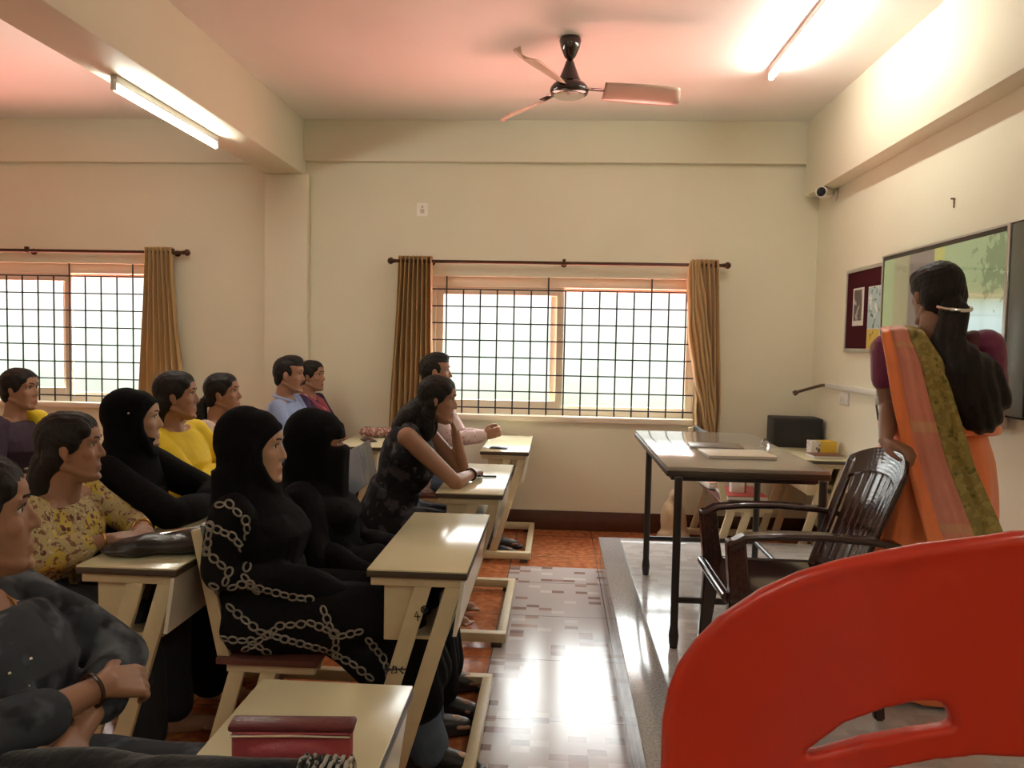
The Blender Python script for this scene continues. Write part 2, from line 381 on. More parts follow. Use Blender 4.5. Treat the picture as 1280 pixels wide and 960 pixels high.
# ------------------------------------------------------------------ school desks with attached benches
LAM = mat('cream_laminate', (.66, .61, .40), rough=.17, var=.03, scale=5, spec=.6)
LAMW = mat('white_laminate', (.74, .71, .60), rough=.15, var=.03, scale=5, spec=.6)
EDGE = mat('dark_edge_band', (.06, .04, .025), rough=.5, var=.3, scale=30)
DFR = mat('cream_painted_wood', (.60, .50, .31), rough=.45, var=.14, scale=14, bump=.1, bscale=50)
SEATM = mat('red_brown_laminate', (.10, .035, .026), rough=.28, var=.2, scale=8)
BACKM = mat('grey_blue_laminate', (.16, .18, .19), rough=.12, var=.06, scale=4, spec=1.)  # blue-grey base colour carries the window's reflection on the dark board
BLK = mat('black_ink', (.01, .01, .01), rough=.7)
DL = .88; DZ = .735
def school_desk(label, top=LAM):
    r = thing('school_desk', label, 'desk', group='school desks with attached benches')
    # desk top: coloured board with dark edge band
    MB().box((.16, DL/2, DZ-.003), (.318, DL-.002, .006), bev=.0015).build('desktop', top, r)
    MB().box((.16, DL/2, DZ-.016), (.32, DL, .020), bev=.003).build('edge_band', EDGE, r)
    # book shelf box under the top, slightly open to the student's side
    s = MB().mm((.055, .05, .50), (.067, DL-.05, .70), .002).mm((.055, .05, .50), (.25, DL-.05, .512), .002).mm((.05, .035, .50), (.150, .05, .705), .002).mm((.05, DL-.05, .50), (.150, DL-.035, .705), .002)
    s.build('book_shelf', DFR, r)
    p = MB(); p.rings([[(.300, .004, .705), (.312, .004, .705), (.288, .004, .530), (.276, .004, .530)], [(.300, DL-.004, .705), (.312, DL-.004, .705), (.288, DL-.004, .530), (.276, DL-.004, .530)]])
    p.build('modesty_panel', LAMW, r, 20)
    for y in (.03, DL-.03):
        MB().bar((.01, y, .695), (.30, y, .695), .030, .030).build('apron', DFR, r)
        for dx in (0, .098):
            MB().bar((.20+dx-.02, y, .69), (-.005+dx, y, .065), .052, .022, up=(0, 1, 0)).build('leg', DFR, r)
        MB().bar((-.62, y, .045), (.345, y, .045), .045, .045).build('base_runner', DFR, r)
        for dx in (0, .105):
            MB().bar((-.42+dx, y, .41), (-.52+dx, y, .065), .05, .022, up=(0, 1, 0)).build('bench_leg', DFR, r)
        MB().bar((-.46, y, .395), (-.17, y, .395), .028, .028).build('seat_rail', DFR, r)
        MB().bar((-.470, y, .42), (-.560, y, .835), .040, .022, up=(0, 1, 0)).build('back_post', DFR, r)
        for x in (-.58, .30): MB().box((x, y, .012), (.05, .05, .024), bev=.004).build('foot', EDGE, r)
    MB().mm((.305, .05, .022), (.345, DL-.05, .067), .003).build('foot_bar', DFR, r)
    MB().box((-.325, DL/2, .42), (.33, DL, .022), bev=.004).build('bench_seat', SEATM, r)
    M = Matrix.Translation((-.510, DL/2, .745)) @ Euler((0, -.215, 0)).to_matrix().to_4x4()
    MB().box((0, 0, 0), (.016, DL, .225), rot=None, bev=.004).transform(M).build('backrest', BACKM, r)
    return r
def place(o, x, y, label):
    o.location = (x, y, 0); o['label'] = label; return o
d0 = school_desk('x')
def shift(o, x, y, label): return place(copy_tree(o), x, y, label)
place(d0, -.575, 2.325, 'cream school desk with a pen-marked leg in front of the woman in the chain-print gown')
markroot = d0
D2 = shift(d0, -.555, 3.55, 'cream school desk carrying a pen, in front of the woman in the sleeveless dress')
D1 = shift(d0, -.485, 4.96, 'cream school desk nearest the wide window, under the clasped hands of the man')
D4 = shift(d0, -.60, .66, 'cream school desk in the foreground with a red purse on it')
E3 = shift(d0, -1.465, 2.25, 'cream school desk with a black handbag on it, before the woman in floral yellow')
E2 = shift(d0, -1.50, 3.55, 'cream school desk hidden behind the fully veiled woman, before the woman in plain yellow')
E1 = shift(d0, -1.47, 5.00, 'cream school desk by the back wall with a phone and pencil pouch on it')
F2 = shift(d0, -2.78, 3.85, 'cream school desk at far left in front of the woman in dark purple')
G1 = shift(d0, 1.58, 4.965, 'cream school desk stored in the right back corner under a black speaker')
d0.scale = (.985, .915, 1)
# scribbled marks on the near end legs of that one desk
def scribble(name, strokes, x, y, z, s, parent):
    t = MB()
    for st in strokes: t.tube([(x+p[0]*s, y, z+p[1]*s) for p in st], .0022, 6)
    t.build(name, BLK, parent)
circ = [(.5+.5*math.cos(a), .5+.5*math.sin(a)) for a in [i*PI/6 for i in range(13)]]
scribble('ink_mark', [[(0, .6), (-.3, 0), (.4, 0)], [(.1, .3), (.1, -.5)], [(p[0]*.8+.5, p[1]*.8+.5) for p in circ], [(.7, .7), (1.1, 1.1)], [(1.1, .7), (.7, 1.1)]], .160, .0155, .585, .026, d0)
scribble('ink_mark', [[(0, 1), (-.6, .7), (.1, .4), (-.6, 0)], [(.4, .9), (.2, 0), (.8, .1), (.7, .8), (.3, .6)], [(1.5, .8), (1.1, .4), (1.6, 0)], [(-.8, .4), (1.9, .55)]], .075, .0155, .40, .028, d0)

# ------------------------------------------------------------------ teacher's table
STEEL = mat('dark_table_tube', (.028, .022, .020), rough=.35, var=.2, spec=.6)
TOPM = mat('grey_brown_table_laminate', (.36, .32, .27), rough=.11, var=.05, scale=4, spec=.75)
tb = thing('teacher_table', 'long grey-topped table with dark tube legs on the platform', 'table', (.80, 3.85, PZ))
MB().box((0, 0, .735), (.66, 1.32, .022), bev=.004).build('tabletop', TOPM, tb)
MB().box((0, 0, .718), (.668, 1.328, .024), bev=.004).build('edge_band', EDGE, tb)
for sx in (-1, 1):
    for y in (-.70+.0, .30):
        t = MB().cyl((sx*.29, y, .0), (sx*.29, y, .71), .0165, n=14).lathe([(.010, 0), (.018, .012), (.022, .05), (.0165, .09)], (sx*.29, y, 0), (0, 0, 1), 14)
        t.build('leg', STEEL, tb)
for y in (-.70, .30): MB().cyl((-.29, y, .20), (.29, y, .20), .013, n=12).build('stretcher', STEEL, tb)
MB().cyl((.29, -.70, .20), (.29, .30, .20), .013, n=12).build('stretcher', STEEL, tb)
fr_ = MB()
for sx in (-1, 1): fr_.bar((sx*.29, -.60, .695), (sx*.29, .6, .695), .03, .03)
for y in (-.60, .60): fr_.bar((-.29, y, .695), (.29, y, .695), .03, .03)
fr_.build('top_frame', STEEL, tb)

# ------------------------------------------------------------------ brown plastic armchair
BRN = mat('brown_glossy_plastic', (.030, .009, .008), rough=.16, var=.12, spec=.7)
def bend_remesh(mb, vox, it): return voxel(mb, vox, it)
ch = thing('plastic_armchair', 'dark brown glossy plastic armchair on the platform, its back under the standing woman\'s hand', 'chair', (.84, 2.82, PZ), PI)
# local: faces +x, width along y
s = MB(); P = []
def seat_z(x, y): return .415-.018*math.exp(-((x+.02)/.17)**2-(y/.17)**2)+.10*max(0, -x-.17)**1.3 - .05*max(0, x-.2)
top = [[V((x, y*(1-.10*max(0, -x*2.2)), seat_z(x, y))) for y in np.linspace(-.225, .225, 25)] for x in np.linspace(-.23, .245, 25)]
s.grid(top); me = s.mesh('seat', 60); o = link('seat', me, BRN, ch); q = o.modifiers.new('s', 'SOLIDIFY'); q.thickness = .012; q.offset = -1
ap_ = MB(); ap_.rings([[V((.250, y, .400)) for y in np.linspace(-.21, .21, 9)]+[V((.236, y, .350+.02*math.cos(y*7))) for y in np.linspace(.21, -.21, 9)], [V((.240, y, .400)) for y in np.linspace(-.21, .21, 9)]+[V((.226, y, .350+.02*math.cos(y*7))) for y in np.linspace(.21, -.21, 9)]]); ap_.build('front_apron', BRN, ch)
rim = MB(); edge = [top[-1][i] for i in range(25)] ; rim.tube([p+V((.004, 0, -.012)) for p in edge], .016, 10)
rim.tube([top[i][0]+V((0, 0, -.012)) for i in range(25)], .016, 10).tube([top[i][-1]+V((0, 0, -.012)) for i in range(25)], .016, 10); rim.build('seat_rim', BRN, ch)
# backrest: slotted plate, curved, with an arched top
bk = MB(); hw = .235
def arch(u): return .895-.055*abs(u)**2.6
def back_pt(u, z):   # u in -1..1 across
    w = hw*(.86+.14*(z-.42)/.45)
    return V((-.215-.17*((z-.42)/.47)-.0+.045*u*u, u*w, z))
def slat(u0, u1, z0, z1, r=.008, n=8):
    for u in np.linspace(u0, u1, max(2, int((u1-u0)*40))):
        bk.chain([back_pt(u, z0+(z1(u) - z0)*k/6 if callable(z1) else z0+(z1-z0)*k/6) for k in range(7)], [r]*7, n)
for uc in np.linspace(-.68, .68, 8): slat(uc-.058, uc+.058, .42, .80, .0075)
us = np.linspace(-1, 1, 41)
for zz in np.linspace(.79, .0, 1): pass
for k in range(7):
    bk.chain([back_pt(u, arch(u)-.012-k*.0135) for u in us], [.0095]*41, 8)
for sgn in (-1, 1):
    for du in (0, .05, .10): bk.chain([back_pt(sgn*(1-du), .40+(arch(1)-.02-.40)*k/8) for k in range(9)], [.011]*9, 8)
bk.chain([back_pt(u, .43) for u in us], [.010]*41, 8); bk.chain([back_pt(u, .445) for u in us], [.009]*41, 8)
link('backrest', voxel(bk, .0042, 3), BRN, ch)
for sgn in (-1, 1):
    a = MB(); y = sgn*.235
    pts = [(-.30, y*1.0, .60), (-.20, y*1.05, .615), (-.05, y*1.06, .625), (.10, y*1.04, .622), (.20, y*1.02, .612), (.245, y, .585)]
    for off in (-.02, -.007, .007, .02): a.chain([(p[0], p[1]+off, p[2]) for p in pts], [.012, .0125, .0125, .0125, .0125, .012], 8)
    for off in (-.02, 0, .02):
        for ox in (-.024, -.008, .008, .022): a.chain([(.228+ox*.9, y+off*.8, .592), (.218+ox, y+off*.8, .50), (.205+ox*1.15, y+off*.8, .40)], [.0125]*3, 8)
    link('arm', voxel(a, .0045, 4), BRN, ch)
    for xx, lean in ((.205, .035), (-.215, -.06)):
        l = MB().rings([[(xx-.034, y*.90-.022, .41), (xx+.034, y*.90-.022, .41), (xx+.034, y*.90+.022, .41), (xx-.034, y*.90+.022, .41)], [(xx+lean-.017, y*.95-.014, 0), (xx+lean+.017, y*.95-.014, 0), (xx+lean+.017, y*.95+.014, 0), (xx+lean-.017, y*.95+.014, 0)]])
        bmesh.ops.bevel(l.bm, geom=l.bm.edges[:], offset=.006, segments=2, affect='EDGES'); l.build('leg', BRN, ch)

# ------------------------------------------------------------------ red plastic chair in the foreground
RED = mat('red_plastic', (.50, .030, .014), rough=.30, var=.05, scale=6, spec=.5)
rc = thing('red_plastic_chair', 'bright red high-backed plastic chair filling the lower right foreground', 'chair', (.375, .80, 0), 0)
hw = .272; ZT = 1.312
def red_back():
    cu = bpy.data.curves.new('c', 'CURVE'); cu.dimensions = '2D'; cu.fill_mode = 'BOTH'; cu.extrude = .006; cu.bevel_depth = .003; cu.bevel_resolution = 2
    def sp(pts):
        s = cu.splines.new('POLY'); s.points.add(len(pts)-1); s.use_cyclic_u = True
        for p, q in zip(s.points, pts): p.co = (q[0], q[1], 0, 1)
    half = [(0, 1.3045), (.02, 1.303), (.033, 1.2995), (.055, 1.295), (.083, 1.289), (.110, 1.280), (.138, 1.2695), (.165, 1.256), (.192, 1.236), (.220, 1.207), (.2375, 1.180), (.2495, 1.154), (.256, 1.128), (.2595, 1.0955), (.2585, 1.062), (.258, 1.0), (.252, .85), (.243, .66)]
    sp(half + [(-x, z) for x, z in half[::-1] if x > 0])
    slot = [(.180, 1.078), (.1487, 1.1087), (.1263, 1.1364), (.0976, 1.1548), (.0745, 1.1647), (.0567, 1.1669), (.0464, 1.160), (.039, 1.1437), (.041, 1.139), (.071, 1.1303), (.1064, 1.1166), (.1357, 1.100)]
    for sg in (-1, 1): sp([(sg*x, z) for x, z in slot][::-1 if sg > 0 else 1])
    lo = [(.150, 1.062), (.1157, 1.0863), (.0922, 1.0986), (.0565, 1.1125), (.02, 1.121)]; lo = lo+[(-x, z) for x, z in lo[::-1]]
    sp(lo+[(-.165, 1.0), (-.165, .86), (-.14, .80), (.14, .80), (.165, .86), (.165, 1.0)])
    o = bpy.data.objects.new('c', cu); COL.objects.link(o); dg = bpy.context.evaluated_depsgraph_get(); dg.update()
    me = bpy.data.meshes.new_from_object(o.evaluated_get(dg)); bpy.data.objects.remove(o)
    me.transform(Matrix(((1, 0, 0, 0), (0, 0, -1, 0), (0, 1, 0, 0), (0, 0, 0, 1))))
    b = MB(); b.bm.from_mesh(me)
    pts = [(x, 0, z) for x, z in half]; full = [(-x, 0, z) for x, _, z in pts[::-1]]+pts[1:]
    b.tube([V(p)+V((0, -.002, 0)) for p in full], .0088, 12)                                        # rolled rim
    b.tube([V((x*.80, -.004, (z-1.0)*.80+1.0)) for x, _, z in full if z > 1.1], .006, 8)          # embossed ridge
    for sg in (-1, 1): b.tube([(sg*x, -.004, z) for x, z in [(.166, 1.083), (.1357, 1.097), (.1064, 1.1136), (.071, 1.1273), (.041, 1.136)]], .0055, 8)
    out = voxel(b, .003, 2); co = getco(out)
    x, z = co[:, 0].copy(), co[:, 2].copy()
    co[:, 1] += 1.1*x*x*.9 - .16*np.clip(z-.66, 0, 1)*1.0
    setco(out, co); return out
bo = link('backrest', red_back(), RED, rc); bo.location = (0, -.085, 0)
sg = MB(); P = [[V((x*(1-.12*(y < 0)), y, .655-.02*math.exp(-(x/.16)**2-((y-.2)/.16)**2)-.05*max(0, y-.36)/.1*.4)) for x in np.linspace(-.24, .24, 21)] for y in np.linspace(-.05, .42, 21)]
sg.grid(P); o = link('seat', sg.mesh('seat', 60), RED, rc); q = o.modifiers.new('s', 'SOLIDIFY'); q.thickness = .014
for sx in (-1, 1):
    MB().rings([[(sx*.22-.03, .36, .65), (sx*.22+.03, .36, .65), (sx*.22+.03, .41, .65), (sx*.22-.03, .41, .65)], [(sx*.25-.02, .40, 0), (sx*.25+.02, .40, 0), (sx*.25+.02, .435, 0), (sx*.25-.02, .435, 0)]]).build('leg', RED, rc)
    MB().rings([[(sx*.22-.03, -.085, .70), (sx*.22+.03, -.085, .70), (sx*.22+.03, -.03, .70), (sx*.22-.03, -.03, .70)], [(sx*.26-.02, -.14, 0), (sx*.26+.02, -.14, 0), (sx*.26+.02, -.10, 0), (sx*.26-.02, -.10, 0)]]).build('leg', RED, rc)

# ------------------------------------------------------------------ ceiling fan
FANM = mat('dark_brown_fan_enamel', (.018, .009, .007), rough=.12, var=.1, spec=.8)
BLD = mat('brown_pink_fan_blade', (.74, .52, .42), rough=.15, var=.03, spec=.6)
CHR = mat('chrome', (.7, .68, .66), rough=.12, metal=1., var=.02)
fn = thing('ceiling_fan', 'dark ceiling fan hanging above the aisle in front of the wide window', 'fan', (.035, 4.30, ZC))
MB().lathe([(.055, 0), (.060, -.015), (.052, -.05), (.030, -.10), (.016, -.115)], n=32).build('canopy', FANM, fn)
MB().cyl((0, 0, -.11), (0, 0, -.16), .013, n=16).build('downrod', CHR, fn)
MB().lathe([(.014, -.115), (.022, -.125), (.034, -.16), (.052, -.205), (.066, -.235), (.070, -.25)], n=32).build('coupling_cover', FANM, fn)
MB().lathe([(.066, -.235), (.090, -.25), (.104, -.268), (.107, -.285), (.100, -.300), (.082, -.308)], n=40).build('motor', FANM, fn)
MB().lathe([(.086, -.305), (.080, -.312), (.030, -.316), (.001, -.316)], n=32).build('bottom_cap', CHR, fn)
for i, a in enumerate((12, 66, 186)):
    a = math.radians((8, 128, 248)[i]); b = MB(); P = []
    for j in range(25):
        t = j/24; r = .19+.43*t; w = .055+.018*math.sin(PI*min(1, t*.9)); w *= 1 if t < .9 else math.sqrt(max(.02, 1-((t-.9)/.1)**2))
        P.append([V((r, w*u, -.275-.030*u*1-.008*(1-u*u)-.012*t)) for u in np.linspace(-1, 1, 9)])
    b.grid(P); b.transform(Matrix.Rotation(a, 4, 'Z')); o = b.build('blade', BLD, fn, 60); q = o.modifiers.new('s', 'SOLIDIFY'); q.thickness = .003
    MB().bar((.095, 0, -.268), (.25, 0, -.272), .040, .005).transform(Matrix.Rotation(a, 4, 'Z')).build('blade_arm', FANM, o)

# ------------------------------------------------------------------ tube lights
TUBE = emis('tube_light_glow', (.97, 1.0, .90), 34.)
WHT = mat('white_enamel', (.72, .70, .64), rough=.35, var=.03)
def tube_light(label, x, y0, y1, z):
    r = thing('tube_light', label, 'tube light', (x, (y0+y1)/2, z), 0, 'lit tube lights'); h = (y1-y0)/2
    MB().box((.0, 0, .022), (.036, 2*h-.02, .040), bev=.004).build('batten', WHT, r)
    for s in (-1, 1): MB().box((0, s*(h-.012), -.006), (.026, .018, .05), bev=.003).build('lamp_holder', WHT, r)
    MB().cyl((0, -h+.02, -.018), (0, h-.02, -.018), .014, n=16).build('tube', TUBE, r)
tube_light('lit tube light fixed under the deep cross beam at left', -2.17, 3.66, 4.80, 2.657)
tube_light('lit tube light on the ceiling at upper right', 1.235, 3.60, 4.76, 3.065)
tube_light('lit tube light on the ceiling behind the camera, right bay', 1.235, -1.5, -.3, 3.065)  # unseen tubes added behind the camera to brighten the near side
tube_light('lit tube light under the cross beam behind the camera', -2.17, -1.2, -.04, 2.657)
tube_light('lit tube light on the ceiling behind the camera, left bay', -4.2, -.6, .6, 3.065)

# ------------------------------------------------------------------ smart board, notice board, wall fittings
SILV = mat('silver_aluminium', (.55, .54, .50), rough=.3, metal=.7, var=.04)
BEZ = mat('black_bezel', (.012, .012, .012), rough=.2, var=.1)
def screen_mat():
    m, nt, b = new_mat('lit_screen'); tc = N(nt, 'ShaderNodeTexCoord'); sx = N(nt, 'ShaderNodeSeparateXYZ'); L(nt, tc.outputs['Object'], sx.inputs[0])
    # object space: y runs along the wall (left edge of the picture at +), z up
    cr = N(nt, 'ShaderNodeValToRGB'); cr.color_ramp.interpolation = 'CONSTANT'; e = cr.color_ramp.elements
    mr = N(nt, 'ShaderNodeMapRange'); mr.inputs['From Min'].default_value = .60; mr.inputs['From Max'].default_value = -.60; L(nt, sx.outputs[1], mr.inputs['Value'])
    e[0].position = 0; e[0].color = (.26, .29, .13, 1); e[1].position = .12; e[1].color = (.27, .23, .12, 1)
    for p, c in ((.27, (.17, .13, .10, 1)), (.50, (.36, .33, .09, 1)), (.58, (.26, .31, .15, 1))):
        q = e.new(p); q.color = c
    L(nt, mr.outputs[0], cr.inputs[0])
    # lower band: light green foot, pale blue above with the window's reflection painted in
    c2 = N(nt, 'ShaderNodeValToRGB'); f = c2.color_ramp.elements; m2 = N(nt, 'ShaderNodeMapRange'); m2.inputs['From Min'].default_value = -.36; m2.inputs['From Max'].default_value = .36; L(nt, sx.outputs[2], m2.inputs['Value'])
    f[0].position = 0; f[0].color = (.42, .52, .22, 1); f[1].position = .30; f[1].color = (.50, .60, .30, 1)
    q = f.new(.42); q.color = (.42, .55, .52, 1); q = f.new(.60); q.color = (.50, .60, .55, 1); L(nt, m2.outputs[0], c2.inputs[0])
    st = N(nt, 'ShaderNodeMapRange'); st.inputs['From Min'].default_value = .10; st.inputs['From Max'].default_value = .02; L(nt, sx.outputs[2], st.inputs['Value'])
    rt = N(nt, 'ShaderNodeMath', operation='LESS_THAN'); rt.inputs[1].default_value = .05; L(nt, sx.outputs[1], rt.inputs[0])
    ml = N(nt, 'ShaderNodeMath', operation='MULTIPLY'); L(nt, st.outputs[0], ml.inputs[0]); L(nt, rt.outputs[0], ml.inputs[1])
    mx = N(nt, 'ShaderNodeMix', data_type='RGBA'); L(nt, ml.outputs[0], mx.inputs[0]); L(nt, cr.outputs[0], mx.inputs[6]); L(nt, c2.outputs[0], mx.inputs[7])
    # a little leafy clump in the picture's upper right corner
    no = N(nt, 'ShaderNodeTexNoise'); no.inputs['Scale'].default_value = 26; no.inputs['Detail'].default_value = 5; L(nt, tc.outputs['Object'], no.inputs['Vector'])
    ds = N(nt, 'ShaderNodeVectorMath', operation='DISTANCE'); ds.inputs[1].default_value = (0, -.56, .27); L(nt, tc.outputs['Object'], ds.inputs[0])
    ad = N(nt, 'ShaderNodeMath', operation='MULTIPLY_ADD'); ad.inputs[1].default_value = 2.0; L(nt, ds.outputs['Value'], ad.inputs[0]); L(nt, no.outputs['Fac'], ad.inputs[2])
    lt = N(nt, 'ShaderNodeMath', operation='LESS_THAN'); lt.inputs[1].default_value = .78; L(nt, ad.outputs[0], lt.inputs[0])
    m3 = N(nt, 'ShaderNodeMix', data_type='RGBA'); L(nt, lt.outputs[0], m3.inputs[0]); L(nt, mx.outputs[2], m3.inputs[6]); m3.inputs[7].default_value = (.15, .19, .09, 1)
    L(nt, m3.outputs[2], b.inputs['Emission Color']); b.inputs['Emission Strength'].default_value = .40
    b.inputs['Base Color'].default_value = (.01, .01, .01, 1); b.inputs['Roughness'].default_value = .06; b.inputs['Specular IOR Level'].default_value = .9
    return m
sb = thing('smart_board', 'large lit interactive screen mounted on the right wall', 'screen', (XR, 3.965, 1.58))
Y0, Y1 = -.62, .62; ZB, ZT_ = -.405, .405
MB().mm((-.055, Y0-.17, ZB-.0), (-.004, Y1, ZT_), .004).build('housing', BEZ, sb)
f = MB(); f.mm((-.062, Y1-.014, ZB), (-.03, Y1, ZT_), .002).mm((-.062, Y0, ZT_-.010), (-.03, Y1, ZT_), .002).mm((-.064, Y0-.02, ZB-.05), (-.03, Y1, ZB+.002), .003).mm((-.064, Y0-.022, ZB-.05), (-.03, Y0, ZT_), .003); f.build('frame', SILV, sb)
MB().mm((-.058, Y0, ZB), (-.054, Y1-.014, ZT_-.01)).build('black_border', BEZ, sb)
MB().mm((-.060, Y0+.0, ZB+.03), (-.0575, Y1-.035, ZT_-.032)).build('screen', screen_mat(), sb)
MB().mm((-.060, Y0-.165, ZB+.01), (-.05, Y0-.03, ZT_-.01), .003).build('side_panel', mat('grey_green_panel', (.10, .11, .09), .3), sb)
lg = MB()
for i in range(3): lg.box((-.0645, Y0+.10+.022*i, ZB-.022), (.001, .014, .006))
lg.build('button', mat('dark_button', (.08, .08, .08), .4), sb)
nb = thing('notice_board', 'maroon felt notice board with silver frame on the right wall beside the screen', 'notice board', (XR, 4.92, 1.695))
MB().mm((-.014, -.312, -.255), (-.002, .312, .255)).build('felt', mat('maroon_felt', (.055, .008, .012), .95, var=.2, scale=60, spec=.1), nb)
f = MB()
for a, b_ in (((-.02, -.325, .245), (-.001, .325, .268)), ((-.02, -.325, -.268), (-.001, .325, -.245)), ((-.02, -.325, -.25), (-.001, -.305, .25)), ((-.02, .305, -.25), (-.001, .325, .25))): f.mm(a, b_, .003)
f.build('frame', SILV, nb)
PAPER = mat('white_paper', (.70, .68, .62), .7, var=.03)
p1 = thing('pinned_photo', 'white bordered dark photo print pinned on the maroon notice board', 'photo print', (XR-.0145, 5.03, 1.715))
MB().box((-.001, 0, 0), (.001, .175, .24)).build('paper', PAPER, p1)
MB().box((-.0022, .005, .01), (.0012, .125, .195)).build('picture', pattern_mat('photo_print', (.12, .10, .085), [((.45, .41, .36), 22, .55, 'noise'), ((.03, .03, .03), 40, .6, 'noise')], rough=.5), p1)
p2 = thing('pinned_poster', 'pale blue and yellow poster pinned at the right of the maroon notice board', 'poster', (XR-.0145, 4.765, 1.63))
MB().box((-.001, 0, 0), (.001, .22, .40)).build('paper', PAPER, p2)
MB().box((-.0022, 0, .07), (.0012, .21, .25)).build('picture', pattern_mat('poster_sky', (.42, .55, .55), [((.10, .12, .12), 30, .58, 'noise'), ((.75, .75, .68), 18, .6, 'noise')], rough=.5), p2)
MB().box((-.0022, 0, -.128), (.0012, .21, .135)).build('yellow_panel', pattern_mat('poster_yellow', (.62, .42, .07), [((.05, .12, .03), 26, .6, 'noise')], rough=.5), p2)
cc = thing('security_camera', 'small white dome-nosed security camera under the right wall beam', 'camera', (XR, 5.58, 2.52))
MB().lathe([(.045, 0), (.045, .012), (.02, .018)], (0, -.02, 0), (-1, 0, 0)).build('mount', WHT, cc)
MB().cyl((-.015, -.02, 0), (-.07, -.02, .012), .014, n=12).build('bracket_arm', WHT, cc)
MB().lathe([(.025, -.06), (.040, -.05), (.040, .06), (.036, .075)], (-.09, -.05, .012), (-.55, -.8, -.12)).build('housing', WHT, cc)
MB().lathe([(.034, .070), (.030, .078), (.001, .079)], (-.09, -.05, .012), (-.55, -.8, -.12)).build('lens', BEZ, cc)
tr_ = thing('cable_trunking', 'white cable trunking running along the right wall below the notice board', 'trunking', (XR, 5.1, 1.186))
MB().mm((-.022, -.55, -.018), (-.001, .46, .018), .003).build('channel', WHT, tr_)
MB().mm((-.030, -.50, -.022), (-.001, -.44, .022), .003).build('socket', mat('black_socket', (.02, .02, .02), .4), tr_)
sw_ = thing('switch_plate', 'cream switch plate on the right wall just below the trunking', 'switch', (XR, 5.22, 1.115))
MB().box((-.007, 0, 0), (.012, .15, .085), bev=.004).build('plate', WHT, sw_)
for i in range(3): MB().box((-.015, -.04+.04*i, 0), (.006, .022, .036), bev=.002).build('rocker', PAPER, sw_)
cp = thing('handrail_pipe', 'short brown pipe sloping down from the end of the white trunking', 'pipe', (XR, 5.58, 1.185))
MB().tube([(-.010, -.02, 0), (-.02, .04, -.003), (-.05, .10, -.02), (-.145, .20, -.065), (-.155, .20, -.07)], .011, 10).build('pipe', mat('brown_pipe', (.10, .05, .025), .4), cp)
MB().cyl((-.147, .20, -.066), (-.168, .20, -.078), .019, n=14).build('end_cap', mat('brown_pipe', (.1, .05, .025), .4), cp)
cb = MB().tube([(XR-.03, 4.62, 1.19), (XR-.05, 4.60, 1.12), (XR-.045, 4.575, 1.04), (XR-.03, 4.55, 1.0), (XR-.02, 4.52, 1.05), (XR-.03, 4.5, 1.16)], .006, 8).build('cable_loop', BEZ); tag(cb, 'black cable looping down from the lower left corner of the screen', 'cable')
hk = MB().cyl((XR, 3.915, 2.19), (XR-.02, 3.915, 2.19), .004, n=8).tube([(XR-.004, 3.93, 2.195), (XR-.006, 3.912, 2.19), (XR-.006, 3.910, 2.145)], .0035, 8).build('wall_hook', mat('brown_pipe', (.1, .05, .025), .4)); tag(hk, 'small dark hook on the right wall above the screen', 'hook')
ws = thing('wall_notice', 'small white paper square with a faint figure, high on the back wall', 'paper notice', (-1.054, YB, 2.447))
MB().box((0, -.002, 0), (.085, .002, .10)).build('paper', mat('off_white_sticker', (.93, .90, .82), .6), ws)
MB().ell((0, -.0035, .02), (.010, .001, .012)).box((0, -.0035, -.012), (.03, .001, .03)).build('figure', mat('pale_print', (.62, .50, .36), .6), ws)

# ------------------------------------------------------------------ things on tables and desks
def page_stack(name, label, cat, c, size, rz, cover, pages=None, open_=False):
    r = thing(name, label, cat, c, rz); a, b, h = size
    MB().box((0, 0, h/2), (a, b, h*.8), bev=.001).build('pages', PAPER, r)
    MB().box((0, 0, h), (a+.006, b+.006, .003), bev=.001).build('cover', cover, r); return r
TZ = PZ+.746
page_stack('register_book', 'white-covered register lying on the teacher table nearest the brown chair', 'book', (.835, 3.56, TZ), (.30, .22, .014), .04, mat('cream_cover', (.70, .62, .50), .4))
page_stack('notebook', 'thin dark notebook behind the register on the teacher table', 'book', (.80, 3.86, TZ), (.25, .18, .008), -.1, mat('grey_cover', (.16, .13, .11), .35))
gb = MB().lathe([(.001, .0), (.022, 0), (.024, .01), (.016, .03), (.004, .042)], (1.06, 3.92, TZ), n=20).build('glass_paperweight', mat('clear_glass', (.8, .8, .78), .03, metal=.0, spec=1.)); tag(gb, 'small shiny glass paperweight at the far side of the teacher table', 'paperweight')
gb.data.materials[0].node_tree.nodes['Principled BSDF'].inputs['Transmission Weight'].default_value = .9
pen = thing('pen', 'dark capped pen lying on the desk before the sleeveless woman', 'pen', (-.40, 3.985, DZ+.006), .05)
MB().cyl((-.07, 0, 0), (.10, 0, 0), .0055, n=12).build('barrel', BEZ, pen); MB().cyl((-.10, 0, 0), (-.07, 0, 0), .008, n=12).build('cap', mat('grey_cap', (.35, .35, .36), .3), pen); MB().mm((-.10, -.003, .008), (-.05, .003, .011)).build('clip', CHR, pen)
er = MB().box((-.50, 3.88, DZ+.008), (.05, .03, .014), rot=(0, 0, .4), bev=.004).build('eraser', mat('tan_eraser', (.55, .42, .22), .7)); tag(er, 'small tan eraser beside the sleeveless woman\'s hand', 'eraser')
ph = thing('phone', 'dark phone lying flat on the desk by the back wall, near a pencil pouch', 'phone', (-1.30, 5.28, DZ+.001), .5)
MB().box((0, 0, .005), (.08, .155, .009), bev=.003).build('case', EDGE, ph); MB().box((0, 0, .0098), (.07, .14, .001)).build('screen', BEZ, ph)
ph2 = thing('phone', 'small dark phone lying by the clasped hands of the man', 'phone', (-.37, 5.08, DZ+.001), 1.4)
